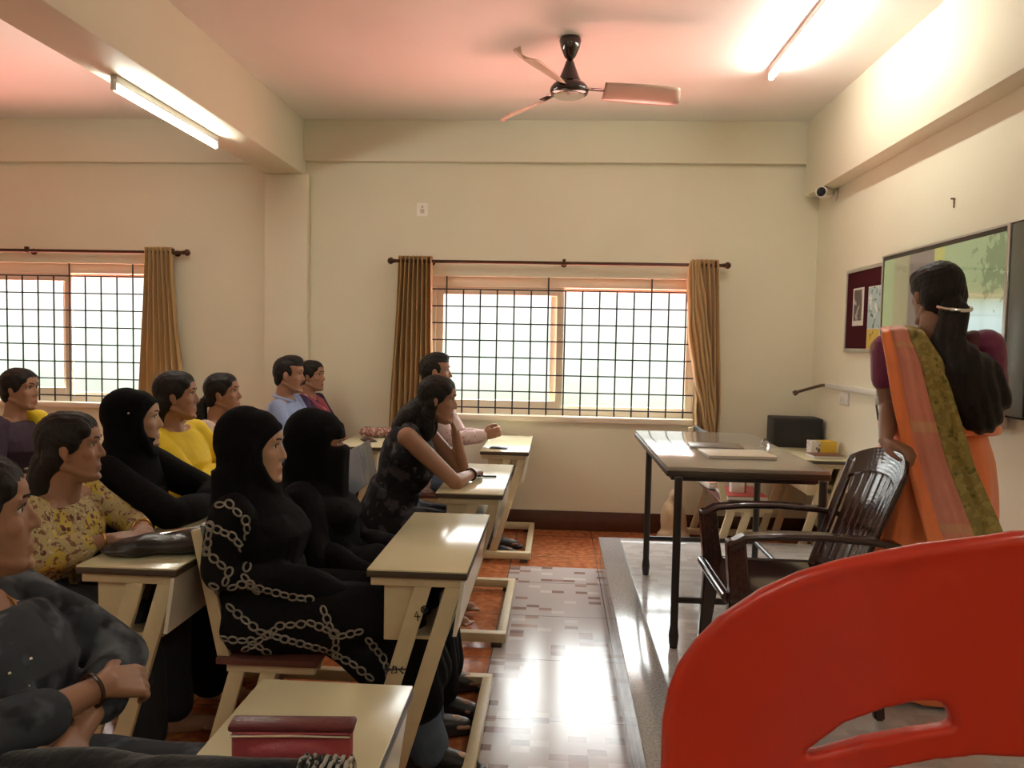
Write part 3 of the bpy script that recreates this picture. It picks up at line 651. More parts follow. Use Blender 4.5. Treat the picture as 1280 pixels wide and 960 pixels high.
MB().box((0, 0, .005), (.06, .12, .009), bev=.003).build('case', BEZ, ph2); MB().box((0, 0, .0098), (.052, .105, .001)).build('screen', BLK, ph2)
pu = thing('pencil_pouch', 'pink and brown patterned pouch on the desk by the back wall', 'pouch', (-1.28, 5.50, DZ), .1)
t = MB().ell((0, 0, .035), (.12, .05, .036)).ell((.10, .01, .04), (.05, .04, .034)).ell((-.09, 0, .035), (.05, .045, .04)); me = voxel(t, .006, 3); wrinkle(me, .006, 60); link('body', me, pattern_mat('pouch_print', (.32, .15, .12), [((.60, .45, .40), 45, .52, 'noise'), ((.10, .03, .03), 60, .58, 'noise')]), pu)
MB().tube([(-.1, 0, .075), (0, .0, .072), (.12, .005, .072)], .004, 8).build('zip', CHR, pu)
pp = thing('purse', 'dark red leather purse on the foreground desk', 'purse', (-.425, 1.225, DZ), .08)
PUR = mat('dark_red_leather', (.36, .055, .065), rough=.38, var=.25, scale=12, bump=.25, bscale=70)
t = MB().box((0, 0, .036), (.200, .030, .068), bev=.010).ell((0, -.004, .026), (.09, .022, .026)); link('body', voxel(t, .004, 3), PUR, pp)
MB().box((0, .002, .070), (.208, .036, .012), rot=(.10, 0, 0), bev=.005).build('flap', mat('maroon_leather', (.10, .012, .016), .35, bump=.2), pp)
MB().tube([(-.098, -.0165, .058), (0, -.018, .060), (.098, -.0165, .058)], .0025, 8).build('zip', CHR, pp)
# black shawl with a lace end lying across the near part of that desk
sh = thing('shawl', 'black shawl with a pale lace end lying across the foreground desk edge', 'shawl', (-.495, 1.132, DZ))
SHW = mat('black_cotton', (.012, .011, .013), .9, var=.3, scale=25, bump=.3, spec=.15, sheen=.2)
t = MB().chain([(-.42, .06, -.03), (-.25, .03, -.005), (-.10, 0, .026), (.06, 0, .028), (.155, .01, .026)], [.045, .042, .032, .029, .027]); t.chain([(-.42, 0, -.03), (-.2, -.03, .0), (0, -.03, .024), (.155, -.02, .024)], [.045, .038, .027, .025])
me = voxel(t, .006, 4); wrinkle(me, .010, 35, (.4, 1, 1), 3); co = getco(me); mask = co[:, 0] > -.10; co[mask, 2] = np.maximum(co[mask, 2], .001); setco(me, co); link('cloth', me, SHW, sh)
t = MB()
for k in range(7):
    t.tube([(.115+.012*k, .004+.044*math.cos(a), .026+.034*math.sin(a)+.003*math.sin(9*a+k)) for a in np.linspace(-.25, PI+.45, 26)], .0035, 6)
t.build('lace_border', pattern_mat('lace_print', (.40, .38, .34), [((.03, .03, .03), 70, .5, 'noise')]), sh)
# black handbag on the middle left desk
hb = thing('handbag', 'flat black leather handbag lying on the desk beside the floral woman\'s hands', 'handbag', (-1.24, 2.42, DZ), .35)
LEA = mat('black_leather', (.020, .017, .015), .32, var=.2, bump=.25, bscale=60)
t = MB().ell((0, 0, .035), (.19, .075, .034)).ell((.11, 0, .052), (.10, .055, .036)).ell((-.12, 0, .022), (.10, .06, .022)); me = voxel(t, .006, 4); co = getco(me); co[:, 2] = np.maximum(co[:, 2], .002); setco(me, co); wrinkle(me, .003, 40, seed=4); link('body', me, LEA, hb)
MB().tube([(-.16, .03, .045), (-.02, .0, .068), (.12, -.01, .090), (.19, .0, .075)], .004, 8).build('zip', CHR, hb)
MB().tube([(.19, 0, .06), (.215, .01, .095), (.205, .02, .112), (.17, .03, .10), (.05, .06, .065)], .009, 10, flat=.5).build('strap', LEA, hb)
# the corner desk's load
sp = thing('speaker_box', 'black speaker box standing on the stored desk in the right back corner', 'speaker', (1.735, 5.66, DZ), -.05)
MB().box((0, 0, .105), (.34, .22, .21), bev=.008).build('cabinet', mat('black_speaker_vinyl', (.014, .013, .013), .55, bump=.3), sp)
MB().box((0, -.112, .105), (.31, .006, .18), bev=.003).build('grille', mat('speaker_cloth', (.020, .019, .018), .9, bump=.5, bscale=200), sp)
yb = thing('yellow_box', 'small yellow and white carton on the stored desk in front of the speaker', 'carton', (1.80, 5.27, DZ), .06)
MB().box((.03, 0, .045), (.11, .09, .09), bev=.002).build('carton', mat('yellow_card', (.62, .40, .035), .5), yb)
MB().box((-.055, 0, .045), (.06, .088, .088), bev=.002).build('white_end', pattern_mat('white_card_print', (.66, .62, .56), [((.12, .09, .08), 40, .6, 'noise')], rough=.5), yb)
page_stack('brown_book', 'flat brown book under the yellow carton\'s near side on the stored desk', 'book', (1.77, 5.10, DZ), (.20, .15, .02), .05, mat('brown_cover', (.16, .055, .03), .4))
bz = .431
t1 = page_stack('red_book', 'red-covered flat book on the bench of the stored desk', 'book', (1.275, 5.28, bz), (.26, .36, .03), .03, mat('red_cover', (.34, .04, .035), .35))
wb_ = thing('white_box', 'upright white and red packet standing on the stored desk\'s bench', 'box', (1.24, 5.24, bz+.032), .1)
MB().box((0, 0, .06), (.09, .05, .12), bev=.002).build('carton', PAPER, wb_); MB().box((.05, 0, .06), (.012, .052, .122), bev=.002).build('red_edge', mat('red_cover', (.34, .04, .035), .35), wb_)
page_stack('paper_pile', 'tilted white and pink papers at the left end of the stored desk\'s bench', 'papers', (1.20, 5.62, bz), (.24, .30, .05), .12, mat('pink_paper', (.60, .28, .24), .6))
sk = MB().ell((0, 0, .17), (.10, .10, .18)).ell((.01, 0, .33), (.06, .07, .10)).ell((0, -.02, .06), (.12, .11, .07)); me = voxel(sk, .01, 4); wrinkle(me, .014, 22, seed=9); co = getco(me); co[:, 2] = np.maximum(co[:, 2], .0); setco(me, co)
so_ = link('cloth_sack', me, mat('beige_sack', (.45, .33, .20), .9, bump=.3)); so_.location = (.88, 5.60, 0); tag(so_, 'beige cloth sack slumped on the floor by the stored desk at the back wall', 'sack')
# ------------------------------------------------------------------ people
def skin_mat(name, col):
    m, nt, b = new_mat(name); at_ = N(nt, 'ShaderNodeAttribute'); at_.attribute_name = 'tint'
    tc = N(nt, 'ShaderNodeTexCoord'); ns = N(nt, 'ShaderNodeTexNoise'); ns.inputs['Scale'].default_value = 14; L(nt, tc.outputs['Object'], ns.inputs['Vector'])
    m0 = N(nt, 'ShaderNodeMix', data_type='RGBA'); m0.inputs[6].default_value = c4([x*.92 for x in col]); m0.inputs[7].default_value = c4([x*1.08 for x in col]); L(nt, ns.outputs['Fac'], m0.inputs[0])
    mx = N(nt, 'ShaderNodeMix', data_type='RGBA'); L(nt, at_.outputs['Fac'], mx.inputs[0]); L(nt, m0.outputs[2], mx.inputs[6]); mx.inputs[7].default_value = c4((col[0]*.75, col[1]*.42, col[2]*.45))
    L(nt, mx.outputs[2], b.inputs['Base Color']); b.inputs['Roughness'].default_value = .48; b.inputs['Specular IOR Level'].default_value = .4
    b.inputs['Subsurface Weight'].default_value = .06; b.inputs['Subsurface Radius'].default_value = (.01, .004, .002)
    return m
SKIN = {k: skin_mat('skin_'+k, c) for k, c in dict(warm=(.34, .175, .105), deep=(.25, .125, .075), light=(.46, .27, .175)).items()}
HAIR = mat('black_hair', (.012, .009, .008), .50, var=.5, scale=60, stretch=(1, 1, .2), bump=.35, bscale=140, spec=.22)
BROW = mat('dark_eyebrow', (.02, .012, .01), .8)
def eye_mat():
    m, nt, b = new_mat('eye'); tc = N(nt, 'ShaderNodeTexCoord'); sx = N(nt, 'ShaderNodeSeparateXYZ'); L(nt, tc.outputs['Object'], sx.inputs[0])
    cr = N(nt, 'ShaderNodeValToRGB'); cr.color_ramp.interpolation = 'CONSTANT'; e = cr.color_ramp.elements; e[0].position = 0; e[0].color = (.55, .50, .45, 1); e[1].position = .80; e[1].color = (.03, .013, .008, 1); q = e.new(.93); q.color = (.004, .004, .004, 1)
    dv = N(nt, 'ShaderNodeMath', operation='DIVIDE'); dv.inputs[1].default_value = .0135; L(nt, sx.outputs[0], dv.inputs[0]); L(nt, dv.outputs[0], cr.inputs[0]); L(nt, cr.outputs[0], b.inputs['Base Color']); b.inputs['Roughness'].default_value = .08
    return m
EYE = eye_mat()
# head rings in the head frame (x forward, y left, z up): z, front, back, half width
HR = [(-.120, .066, .022, .018), (-.113, .078, .004, .030), (-.100, .083, -.010, .040), (-.085, .083, -.022, .047), (-.068, .082, -.040, .054), (-.05, .083, -.062, .059), (-.03, .082, -.078, .064), (-.01, .080, -.088, .068),
      (.010, .079, -.094, .071), (.03, .084, -.098, .073), (.05, .084, -.099, .074), (.07, .075, -.094, .071), (.088, .058, -.080, .060), (.102, .034, -.058, .043), (.110, .010, -.032, .022)]
def head_rings(mb, M, gx=1., gy=1., gz=1., dx=0., dz=0., lo=None, n=28):
    rr = []
    for z, f, b, w in HR:
        if lo is not None and z < lo: continue
        c = (f+b)/2; a = (f-b)/2; r = []
        for j in range(n):
            t = 2*PI*j/n; ct, st = math.cos(t), math.sin(t); e = .88
            r.append(M @ V(((c+a*math.copysign(abs(ct)**e, ct))*gx+dx, w*math.copysign(abs(st)**e, st)*gy, z*gz+dz)))
        rr.append(r)
    return mb.rings(rr)
def ik(S, W, l1, l2, pole):
    S, W = V(S), V(W); d = W-S; L_ = d.length
    if L_ > (l1+l2)*.995: W = S+d.normalized()*(l1+l2)*.995; d = W-S; L_ = d.length
    d.normalize(); a = (l1*l1-l2*l2+L_*L_)/(2*L_); h = math.sqrt(max(0, l1*l1-a*a)); p = V(pole); p = (p-d*p.dot(d)).normalized()
    return S+d*a+p*h, W
def hand(mb, w, d, nrm, side, curl=.5, thumb=.4, s=1., spread=0.):
    """palm, five separate bent fingers; d towards the fingertips, nrm the way the palm faces, side +1 left hand"""
    w = V(w); d = V(d).normalized(); n = V(nrm); n = (n-d*n.dot(d)).normalized(); t = n.cross(d)*side
    # t points to the thumb side
    P = lambda a, b, c: w+(d*a+t*b+n*c)*s
    for b0, b1 in ((.016, .027), (.005, .010), (-.006, -.009), (-.015, -.026)):
        mb.chain([P(-.005, b0*.8, 0), P(.04, (b0+b1)/2, -.002), P(.082, b1, 0)], [.0155*s, .0145*s, .0115*s], 10)
    mb.chain([P(.01, .018, .004), P(.045, .026, .008)], [.018*s, .014*s], 10)
    for (b, ln, k) in ((.028, .070, .9), (.010, .078, 1.), (-.009, .072, 1.05), (-.027, .056, 1.15)):
        p = P(.084, b, 0); ang = 0; pts = [p]; sp = spread*b*6
        for f, c in ((.45, .75), (.31, 1.0), (.24, .7)):
            ang += curl*k*c; dd = (d*math.cos(ang)+n*math.sin(ang)+t*sp).normalized(); p = p+dd*ln*f*s; pts.append(p)
        mb.chain(pts, [.0100*s, .0092*s, .0084*s, .0072*s], 10)
    p0 = P(.018, .024, .004); p1 = P(.045, .048, .012+.012*thumb); p2 = p1+(d*.75+t*(.45-.8*thumb)+n*.5*thumb).normalized()*.032*s; p3 = p2+(d*.85+t*(.2-.8*thumb)+n*.5*thumb).normalized()*.026*s
    mb.chain([p0, p1, p2, p3], [.0150*s, .0120*s, .0105*s, .0082*s], 10)
def basis(d, fwd):
    u = V(d).normalized(); f = V(fwd); f = (f-u*f.dot(u)).normalized(); return u, f, u.cross(f)
class Person:
    def __init__(self, label, loc, yaw, head, hyaw=0, hpitch=0, htilt=0, hs=1., skin='warm', wr=None, wl=None, seat=.44, girth=1., legs='sit', pole_r=(-.3, -.7, -.6), pole_l=(-.3, .7, -.6), vox=.0055, group='seated listeners', shoulder=.165, hr=None, hl=None, knees=None, feet=None, lips=.8, hipz=None, noff=(-.035, 0, -.150), cat='person', er=None, el=None):
        """head in world space; wrists in world space; yaw/hyaw world heading in degrees"""
        self.root = thing('person', label, cat, (loc[0], loc[1], loc[2] if len(loc) > 2 else 0), math.radians(yaw), group)
        self.M = Matrix.Translation(self.root.location) @ Matrix.Rotation(math.radians(yaw), 4, 'Z'); self.I = self.M.inverted()
        w2 = lambda p: self.I @ V(p)
        self.hs = hs; self.g = girth; self.skin = SKIN[skin]; self.vox = vox
        hc = w2(head); self.HM = Matrix.Translation(hc) @ Matrix.Rotation(math.radians(hyaw-yaw), 4, 'Z') @ Matrix.Rotation(math.radians(hpitch), 4, 'Y') @ Matrix.Rotation(math.radians(htilt), 4, 'X') @ Matrix.Scale(hs, 4)
        self.hc = hc
        hz = hipz if hipz is not None else seat+.085
        self.hip = V((0, 0, hz)); self.neck = hc+V(noff)*hs; self.chest = self.hip.lerp(self.neck, .72)
        sp = self.neck-self.hip; self.u, self.f, self.l = basis(sp, (1, 0, 0)); self.tl = sp.length
        sh = self.neck-self.u*.045
        self.S = {-1: sh-self.l*shoulder*1+self.f*.005, 1: sh+self.l*shoulder+self.f*.005}
        self.W = {}; self.E = {}
        for sd, wv, pole, ev in ((-1, wr, pole_r, er), (1, wl, pole_l, el)):
            wv = w2(wv) if wv is not None else V((.30, sd*.12, hz+.10))
            if ev is not None: self.E[sd] = w2(ev); self.W[sd] = wv
            else:
                e, w = ik(self.S[sd], wv, .285*hs, .245*hs, pole); self.E[sd] = e; self.W[sd] = w
        self.K = {}; self.A = {}
        for sd in (-1, 1):
            if legs == 'sit':
                self.K[sd] = w2(knees[sd]) if knees else V((.43, sd*.10, hz-.03)); self.A[sd] = w2(feet[sd]) if feet else V((.46, sd*.10, .09))
            else: self.K[sd] = V((.03, sd*.09, hz*.52)); self.A[sd] = V((-.01, sd*.09, .085))
        self.hands = {-1: hr or {}, 1: hl or {}}
    def rings(self, pad=0., t0=-.12, t1=1.0, bust=.0, belly=0., shw=1.):
        """torso sections along the spine"""
        g = self.g; R = []
        T = [(-.16, .150, .105, -.01), (0, .172, .125, 0), (.20, .148, .108, .006), (.38, .136, .102, .010), (.60, .146, .110+bust*.5, .012+bust*.6), (.74, .152, .104+bust*.3, .008+bust*.3), (.86, .150, .085, 0), (.94, .115*shw, .066, -.004), (1.0, .060, .055, 0)]
        for t, w, d, fx in T:
            if t < t0-1e-6 or t > t1+1e-6: continue
            k = belly*math.exp(-((t-.28)/.22)**2)
            c = self.hip+self.u*self.tl*t+self.f*(fx+k*.5)
            W, D = w*g+pad, (d+k*.5)*g+pad
            R.append([c+self.l*W*math.copysign(abs(math.cos(a))**.85, math.cos(a))+self.f*D*math.copysign(abs(math.sin(a))**.9, math.sin(a)) for a in [2*PI*j/26 for j in range(26)]])
        return R
    def body(self, feet=True, face=True, ears=True):
        mb = MB(); HM = self.HM; hs = self.hs
        head_rings(mb, HM)
        # nose, lips, brow, cheek, lids, ears
        c = lambda a, b, r0, r1: mb.cap(HM @ V(a), HM @ V(b), r0*hs, r1*hs, 10)
        c((.076, 0, .014), (.0925, 0, -.023), .0062, .0096); c((.0925, 0, -.025), (.0935, 0, -.029), .0096, .0094)
        for s in (-1, 1):
            c((.084, s*.011, -.031), (.078, s*.014, -.030), .0080, .0070)
            c((.078, s*.012, .032), (.067, s*.048, .030), .0080, .0060)
            mb.ell(HM @ V((.050, s*.037, -.020)), (.025*hs, .022*hs, .024*hs))
            c((.0715, s*.017, .013), (.0745, s*.032, .021), .0042, .0042); c((.0745, s*.032, .021), (.064, s*.048, .013), .0042, .0040)
            c((.0705, s*.019, .008), (.071, s*.033, .001), .0040, .0040); c((.071, s*.033, .001), (.064, s*.046, .008), .0040, .0036)
            if ears: mb.ell(HM @ V((-.008, s*.0735, -.004)), (.017*hs, .008*hs, .031*hs), rot=(HM.to_3x3().normalized() @ Euler((0, -.2, s*.35)).to_matrix()).to_4x4(), n=14)
            if ears: c((-.005, s*.073, -.028), (.0, s*.072, -.036), .008, .006)
        c((.0800, -.019, -.067), (.0835, 0, -.064), .0050, .0062); c((.0800, .019, -.067), (.0835, 0, -.064), .0050, .0062)
        c((.079, -.016, -.0765), (.0825, 0, -.0775), .0052, .0068); c((.079, .016, -.0765), (.0825, 0, -.0775), .0052, .0068)
        c((.076, -.008, -.103), (.076, .008, -.103), .012, .012)
        for s in (-1, 1): mb.cap(HM @ V((.062, s*.030, -.095)), HM @ V((-.02, s*.056, -.055)), .014*hs, .014*hs, 10)
        # neck, torso, limbs
        mb.chain([HM @ V((-.018, 0, -.055)), self.neck+self.u*.02, self.neck-self.u*.05], [.057*hs, .055*hs, .066*hs], 18)
        mb.rings(self.rings(-.012))
        for s in (-1, 1):
            S, E, W = self.S[s], self.E[s], self.W[s]
            mb.chain([self.neck-self.u*.05+self.l*s*.05, S], [.045, .045]); mb.chain([S, S.lerp(E, .5), E], [.047*self.g, .041*self.g, .034*self.g], 16); mb.chain([E, E.lerp(W, .3), W], [.035*self.g, .034*self.g, .0225], 16)
            h = dict(d=None, n=(0, 0, -1), curl=.5, thumb=.4); h.update(self.hands[s])
            d = V(h['d']) if h['d'] is not None else (W-E).normalized()
            hand(mb, W, d, h['n'], s, h['curl'], h['thumb'], hs*.95)
            H_ = self.hip+self.l*s*.085; K, A = self.K[s], self.A[s]
            mb.chain([H_, H_.lerp(K, .5), K], [.080*self.g, .068*self.g, .054]); mb.chain([K, K.lerp(A, .35), A], [.050, .050, .032])
            if feet:
                fw = V((1, s*.15, 0)).normalized(); fz = V((A.x, A.y, A.z-.045))
                mb.chain([fz-fw*.035, fz+fw*.06, fz+fw*.12], [.034, .032, .024]); mb.chain([A, fz], [.034, .036])
                for k in range(5): mb.cap(fz+fw*.12+V((0, (k-2)*.014, -.008)), fz+fw*(.165-.008*k if s > 0 else .133+.008*k)+V((0, (k-2)*.015, -.010)), .0095, .008, 8)
        me = voxel(mb, self.vox, 2, .5); co = getco(me); IH = np.array(HM.inverted())
        q = co @ IH[:3, :3].T + IH[:3, 3]
        # eye sockets, corners of the nose, lip line
        dlt = np.zeros(len(co))
        fr = q[:, 0] > .03
        for s in (-1, 1): dlt -= .0085*np.exp(-((q[:, 1]-s*.031)/.013)**2-((q[:, 2]-.010)/.0085)**2)*fr
        dlt -= .0035*np.exp(-(q[:, 1]/.020)**2-((q[:, 2]+.0705)/.0028)**2)*fr
        dlt -= .003*np.exp(-(q[:, 1]/.03)**2-((q[:, 2]+.089)/.006)**2)*fr
        co += np.outer(dlt*hs, np.array(HM.to_3x3().normalized() @ V((1, 0, 0)))); setco(me, co)
        lip = np.clip(1.35-((q[:, 1]/.024)**2+((q[:, 2]+.0705)/.0125)**2), 0, 1)*(q[:, 0] > .06)*.8
        a = me.attributes.new('tint', 'FLOAT', 'POINT'); a.data.foreach_set('value', lip.astype(np.float32))
        self.bodyo = link('body', me, self.skin, self.root)
        if face:
            for s in (-1, 1):
                e = MB().ell((0, 0, 0), (.0135, .0135, .0135), n=24).build('eye', EYE, self.root); e.matrix_local = HM @ Matrix.Translation((.0605, s*.031, .010))
                b = MB().tube([HM @ V(p) for p in ((.0835, s*.012, .029), (.0828, s*.024, .034), (.0765, s*.036, .034), (.0665, s*.048, .029))], [.0024*hs, .0030*hs, .0028*hs, .0012*hs], 8); b.build('eyebrow', BROW, self.root)
                b = MB().tube([HM @ V(p) for p in ((.0755, s*.016, .0125), (.0790, s*.027, .0195), (.0765, s*.037, .019), (.066, s*.049, .012))], [.0012*hs]*4, 6); b.build('eyelashes', BROW, self.root)
        return self
    # ---------------- hair
    def hair(self, style='pony', vox=None, seed=0, parting=True, m=HAIR, part_l=1):
        mb = MB(); HM = self.HM; hs = self.hs; e = lambda c, r, rot=None: mb.ell(HM @ V(c), [x*hs for x in r], rot=(HM.to_3x3().normalized() @ Euler(rot or (0, 0, 0)).to_matrix()).to_4x4())
        if style == 'short':
            e((-.018, 0, .038), (.094, .080, .083)); e((.014, 0, .066), (.068, .070, .052)); e((-.035, 0, .012), (.078, .0775, .070)); e((-.055, 0, -.035), (.045, .060, .05)); e((.040, 0, .092), (.046, .052, .028)); e((.01, 0, .10), (.07, .06, .030))
            for s in (-1, 1): e((.022, s*.066, .020), (.012, .009, .030))
        else:
            e((-.020, 0, .032), (.094, .081, .088)); e((.012, 0, .060), (.067, .071, .056)); e((-.030, 0, .022), (.082, .0795, .080)); e((-.020, 0, .050), (.086, .0795, .064)); e((-.045, 0, -.03), (.060, .066, .065))
            for s in (-1, 1):
                e((.030, s*.048, .058), (.040, .026, .036), (0, .5, 0)); e((.004, s*.066, .028), (.040, .017, .046))
                if style == 'loose': e((-.042, s*.060, -.030), (.034, .022, .052))
                if style == 'long': e((-.022, s*.066, -.03), (.032, .018, .06)); e((-.03, s*.062, -.085), (.038, .024, .06)); e((-.02, s*.066, -.15), (.034, .022, .07))
            if style == 'loose':
                e((-.058, 0, -.055), (.050, .062, .065)); mb.chain([HM @ V(p_) for p_ in ((-.070, 0, -.06), (-.088, 0, -.12), (-.098, 0, -.19), (-.102, 0, -.27), (-.10, 0, -.35))], [.055*hs, .050*hs, .048*hs, .042*hs, .022*hs])
            if style == 'long':
                mb.chain([HM @ V(p_) for p_ in ((-.070, 0, -.05), (-.120, 0, -.11), (-.150, 0, -.17), (-.165, 0, -.25))], [.062*hs, .070*hs, .064*hs, .045*hs]); e((-.060, 0, -.08), (.050, .066, .075)); e((-.068, 0, -.14), (.044, .070, .07))
                if style == 'long': e((-.075, 0, -.22), (.038, .066, .09)); e((-.078, 0, -.31), (.03, .05, .08))
            if style == 'pony':
                pts = [HM @ V(p) for p in ((-.085, 0, -.02), (-.125, -.01, -.06), (-.13, -.02, -.13), (-.115, -.025, -.20), (-.10, -.025, -.27))]; mb.chain(pts, [.026*hs, .030*hs, .036*hs, .030*hs, .014*hs])
            if style == 'tied': e((-.040, 0, -.01), (.078, .081, .086)); e((-.060, 0, -.045), (.055, .060, .055))
            if style == 'bun': e((-.105, 0, .0), (.042, .046, .045))
        me = voxel(mb, vox or self.vox, 8); co = getco(me); no = getno(me); IH = np.array(HM.inverted()); q = co @ IH[:3, :3].T + IH[:3, 3]
        d = .0007*np.sin(q[:, 1]*330+6*np.sin(q[:, 2]*18))*(np.abs(q[:, 1]) < .09) + .0006*np.sin(q[:, 2]*260+q[:, 0]*120+4*np.sin(q[:, 1]*40))
        if parting and style != 'short': d -= .005*np.exp(-((q[:, 1])/.004)**2)*(q[:, 2] > .06)*(q[:, 0] > -.04)
        setco(me, co+no*(d*hs)[:, None]); self.hairo = link('hair', me, m, self.root); return self
    # ---------------- clothes
    def top(self, name, m, pad=.014, sleeve=(1., 1.), hem=-.16, neck=.945, bust=.02, belly=0., wr=.007, seed=1, extra=None, shw=1., slp=.0, vox=.007, collar=False):
        """garment over the torso with sleeves; sleeve: how far down each arm (0 none, .5 elbow, 1 wrist)"""
        mb = MB(); mb.rings(self.rings(pad, hem, neck, bust, belly, shw))
        for i, s in enumerate((-1, 1)):
            S, E, W = self.S[s], self.E[s], self.W[s]; k = sleeve[i]; g = self.g
            mb.chain([self.neck-self.u*.060+self.l*s*.065, S.lerp(self.neck, .12 if k > 0 else .30)-self.u*.006], [.038+pad*.7, .043+pad*.7])
            if k <= 0: continue
            ap = pad*.55; r = [.051*g+ap+slp*.3, .045*g+ap+slp*.5, .038*g+ap+slp*.7, .036*g+ap+slp*.8, .026+ap+slp]
            pts = [S, S.lerp(E, .5), E, E.lerp(W, .45), E.lerp(W, .96)]
            n = {1.: 5, .75: 4, .5: 3, .3: 2}[k]; pts, r = pts[:n], r[:n]
            if k == .75: pts[-1] = E.lerp(W, .55)
            if k == .3: pts[-1] = S.lerp(E, .55)
            mb.chain(pts, r, 16)
        if extra: extra(mb)
        me = voxel(mb, vox, 4); wrinkle(me, wr, 22, (1, 1, .8), seed); o = link(name, me, m, self.root); return o
    def skirt(self, name, m, pad=.02, lo=.12, wr=.008, seed=2, vox=.008, trousers=False, extra=None):
        mb = MB(); mb.rings(self.rings(pad-.002, -.16, .38))
        for s in (-1, 1):
            H_ = self.hip+self.l*s*.085; K, A = self.K[s], self.A[s]; A2 = K.lerp(A, .0)+ (A-K)*max(0., min(1., (K.z-lo)/max(.05, K.z-A.z)))
            mb.chain([H_, H_.lerp(K, .5), K], [.086*self.g+pad, .076*self.g+pad, .062+pad]); mb.chain([K, K.lerp(A2, .5), A2], [.060+pad, .056+pad, (.048 if trousers else .062)+pad])
        if not trousers:
            K, A = (self.K[-1]+self.K[1])/2, (self.A[-1]+self.A[1])/2; A2 = V((A.x, A.y, lo+.05)); mb.chain([self.hip+V((.05, 0, 0)), K, A2], [.085, .07, .085]);
            for q in (-.05, .05): mb.chain([self.hip+V((.05, q, 0)), K+V((0, q, 0)), A2+V((0, q*1.4, 0))], [.08, .065, .075])
        if extra: extra(mb)
        me = voxel(mb, vox, 4); wrinkle(me, wr, 20, seed=seed); return link(name, me, m, self.root)
    def shoes(self, m, sandal=False):
        for s in (-1, 1):
            A = self.A[s]; fw = V((1, s*.15, 0)).normalized(); z = A.z-.085; b = MB()
            p = V((A.x, A.y, z+.010)); b.chain([p-fw*.055, p+fw*.05, p+fw*.165], [.036, .040, .036]); me = None
            bmesh.ops.scale(b.bm, vec=(1, 1, .45), verts=b.bm.verts, space=Matrix.Translation(-p))
            if sandal:
                for k in (.06, .10): b.tube([p+fw*k+V((0, .04*math.cos(a), .005+.055*math.sin(a))) for a in np.linspace(0, PI, 12)], .007, 8, flat=.6)
                b.tube([p+fw*(.0-.05*math.sin(a))+V((0, .042*math.cos(a), .035)) for a in np.linspace(0, PI, 12)], .006, 8)
            else: b.chain([p-fw*.045+V((0, 0, .03)), p+fw*.05+V((0, 0, .028)), p+fw*.14+V((0, 0, .012))], [.038, .040, .034])
            link('sandal' if sandal else 'shoe', voxel(b, .006, 3), m, self.root)
    def bangle(self, s, m, t=.0, r=.031, w=.004, name='bangle'):
        W = self.W[s]; d = (W-self.E[s]).normalized(); c = W-d*(.02+t); x, y, _ = frame_of(d)
        MB().tube([c+(x*math.cos(a)+y*math.sin(a))*r for a in np.linspace(0, 2*PI, 25)], w, 8).build(name, m, self.root)
    def hijab(self, m, niqab=False, drop=.26, seed=5, capew=1.0, vox=.0065, wr=.005, name='headscarf'):
        mb = MB(); HM = self.HM; hs = self.hs; u, f, l = self.u, self.f, self.l
        e = lambda c, r, rot=None: mb.ell(HM @ V(c), [x*hs for x in r], rot=(HM.to_3x3().normalized() @ Euler(rot or (0, 0, 0)).to_matrix()).to_4x4())
        e((-.038, 0, .028), (.098, .092, .102)); e((-.001, 0, .068), (.073, .083, .053)); e((-.046, 0, .0), (.084, .093, .10)); e((-.040, 0, -.05), (.086, .090, .095)); e((-.075, 0, .01), (.062, .070, .075))
        # the rim of cloth round the face and under the chin
        ring = [(.070, 0, .070), (.060, .038, .064), (.040, .064, .042), (.022, .079, .005), (.024, .076, -.045), (.044, .060, -.098), (.054, .030, -.132), (.058, 0, -.140)]
        for s in (-1, 1): mb.chain([HM @ V((p[0], p[1]*s, p[2])) for p in ring], [.015*hs, .016*hs, .017*hs, .018*hs, .020*hs, .024*hs, .028*hs, .030*hs], 12)
        if niqab:
            for k in range(15):
                z = -.014-.016*k; x = .094+.0006*k
                mb.chain([HM @ V((.02, -.082, z)), HM @ V((x-.014, -.048, z)), HM @ V((x+.002, 0, z-.002)), HM @ V((x-.014, .048, z)), HM @ V((.02, .082, z))], [.016*hs]*5, 10)
            for z in (.034, .046, .058): mb.chain([HM @ V((.02, -.085, z)), HM @ V((.070, -.045, z)), HM @ V((.0835-.25*(z-.034), 0, z)), HM @ V((.070, .045, z)), HM @ V((.02, .085, z))], [.0105*hs]*5, 10)
        # neck wrap and cape over shoulders and chest
        n0 = self.neck
        def ring_(t, w, d, fx): 
            c = n0+u*t+f*fx; return [c+l*w*math.cos(a)+f*d*math.sin(a) for a in [2*PI*j/26 for j in range(26)]]
        R = [ring_(.10, .092*hs, .098*hs, .005), ring_(.03, .105, .105, .0), ring_(-.03, .165*capew, .115, .0), ring_(-.085, .215*capew, .135, .0), ring_(-.16, .222*capew, .146, .010), ring_(-.8*drop, .205*capew, .138, .012), ring_(-drop, .17*capew, .110, .008)]
        mb.rings(R)
        me = voxel(mb, vox, 9 if niqab else 6); wrinkle(me, wr, 26, (1, 1, .5), seed); return link(name, me, m, self.root)
    def moustache(self):
        HM = self.HM
        mb = MB()
        for s in (-1, 1): mb.chain([HM @ V(p) for p in ((.090, s*.002, -.049), (.087, s*.016, -.053), (.080, s*.029, -.064))], [.0062*self.hs, .0058*self.hs, .003*self.hs], 10)
        link('moustache', voxel(mb, .003, 1), HAIR, self.root)
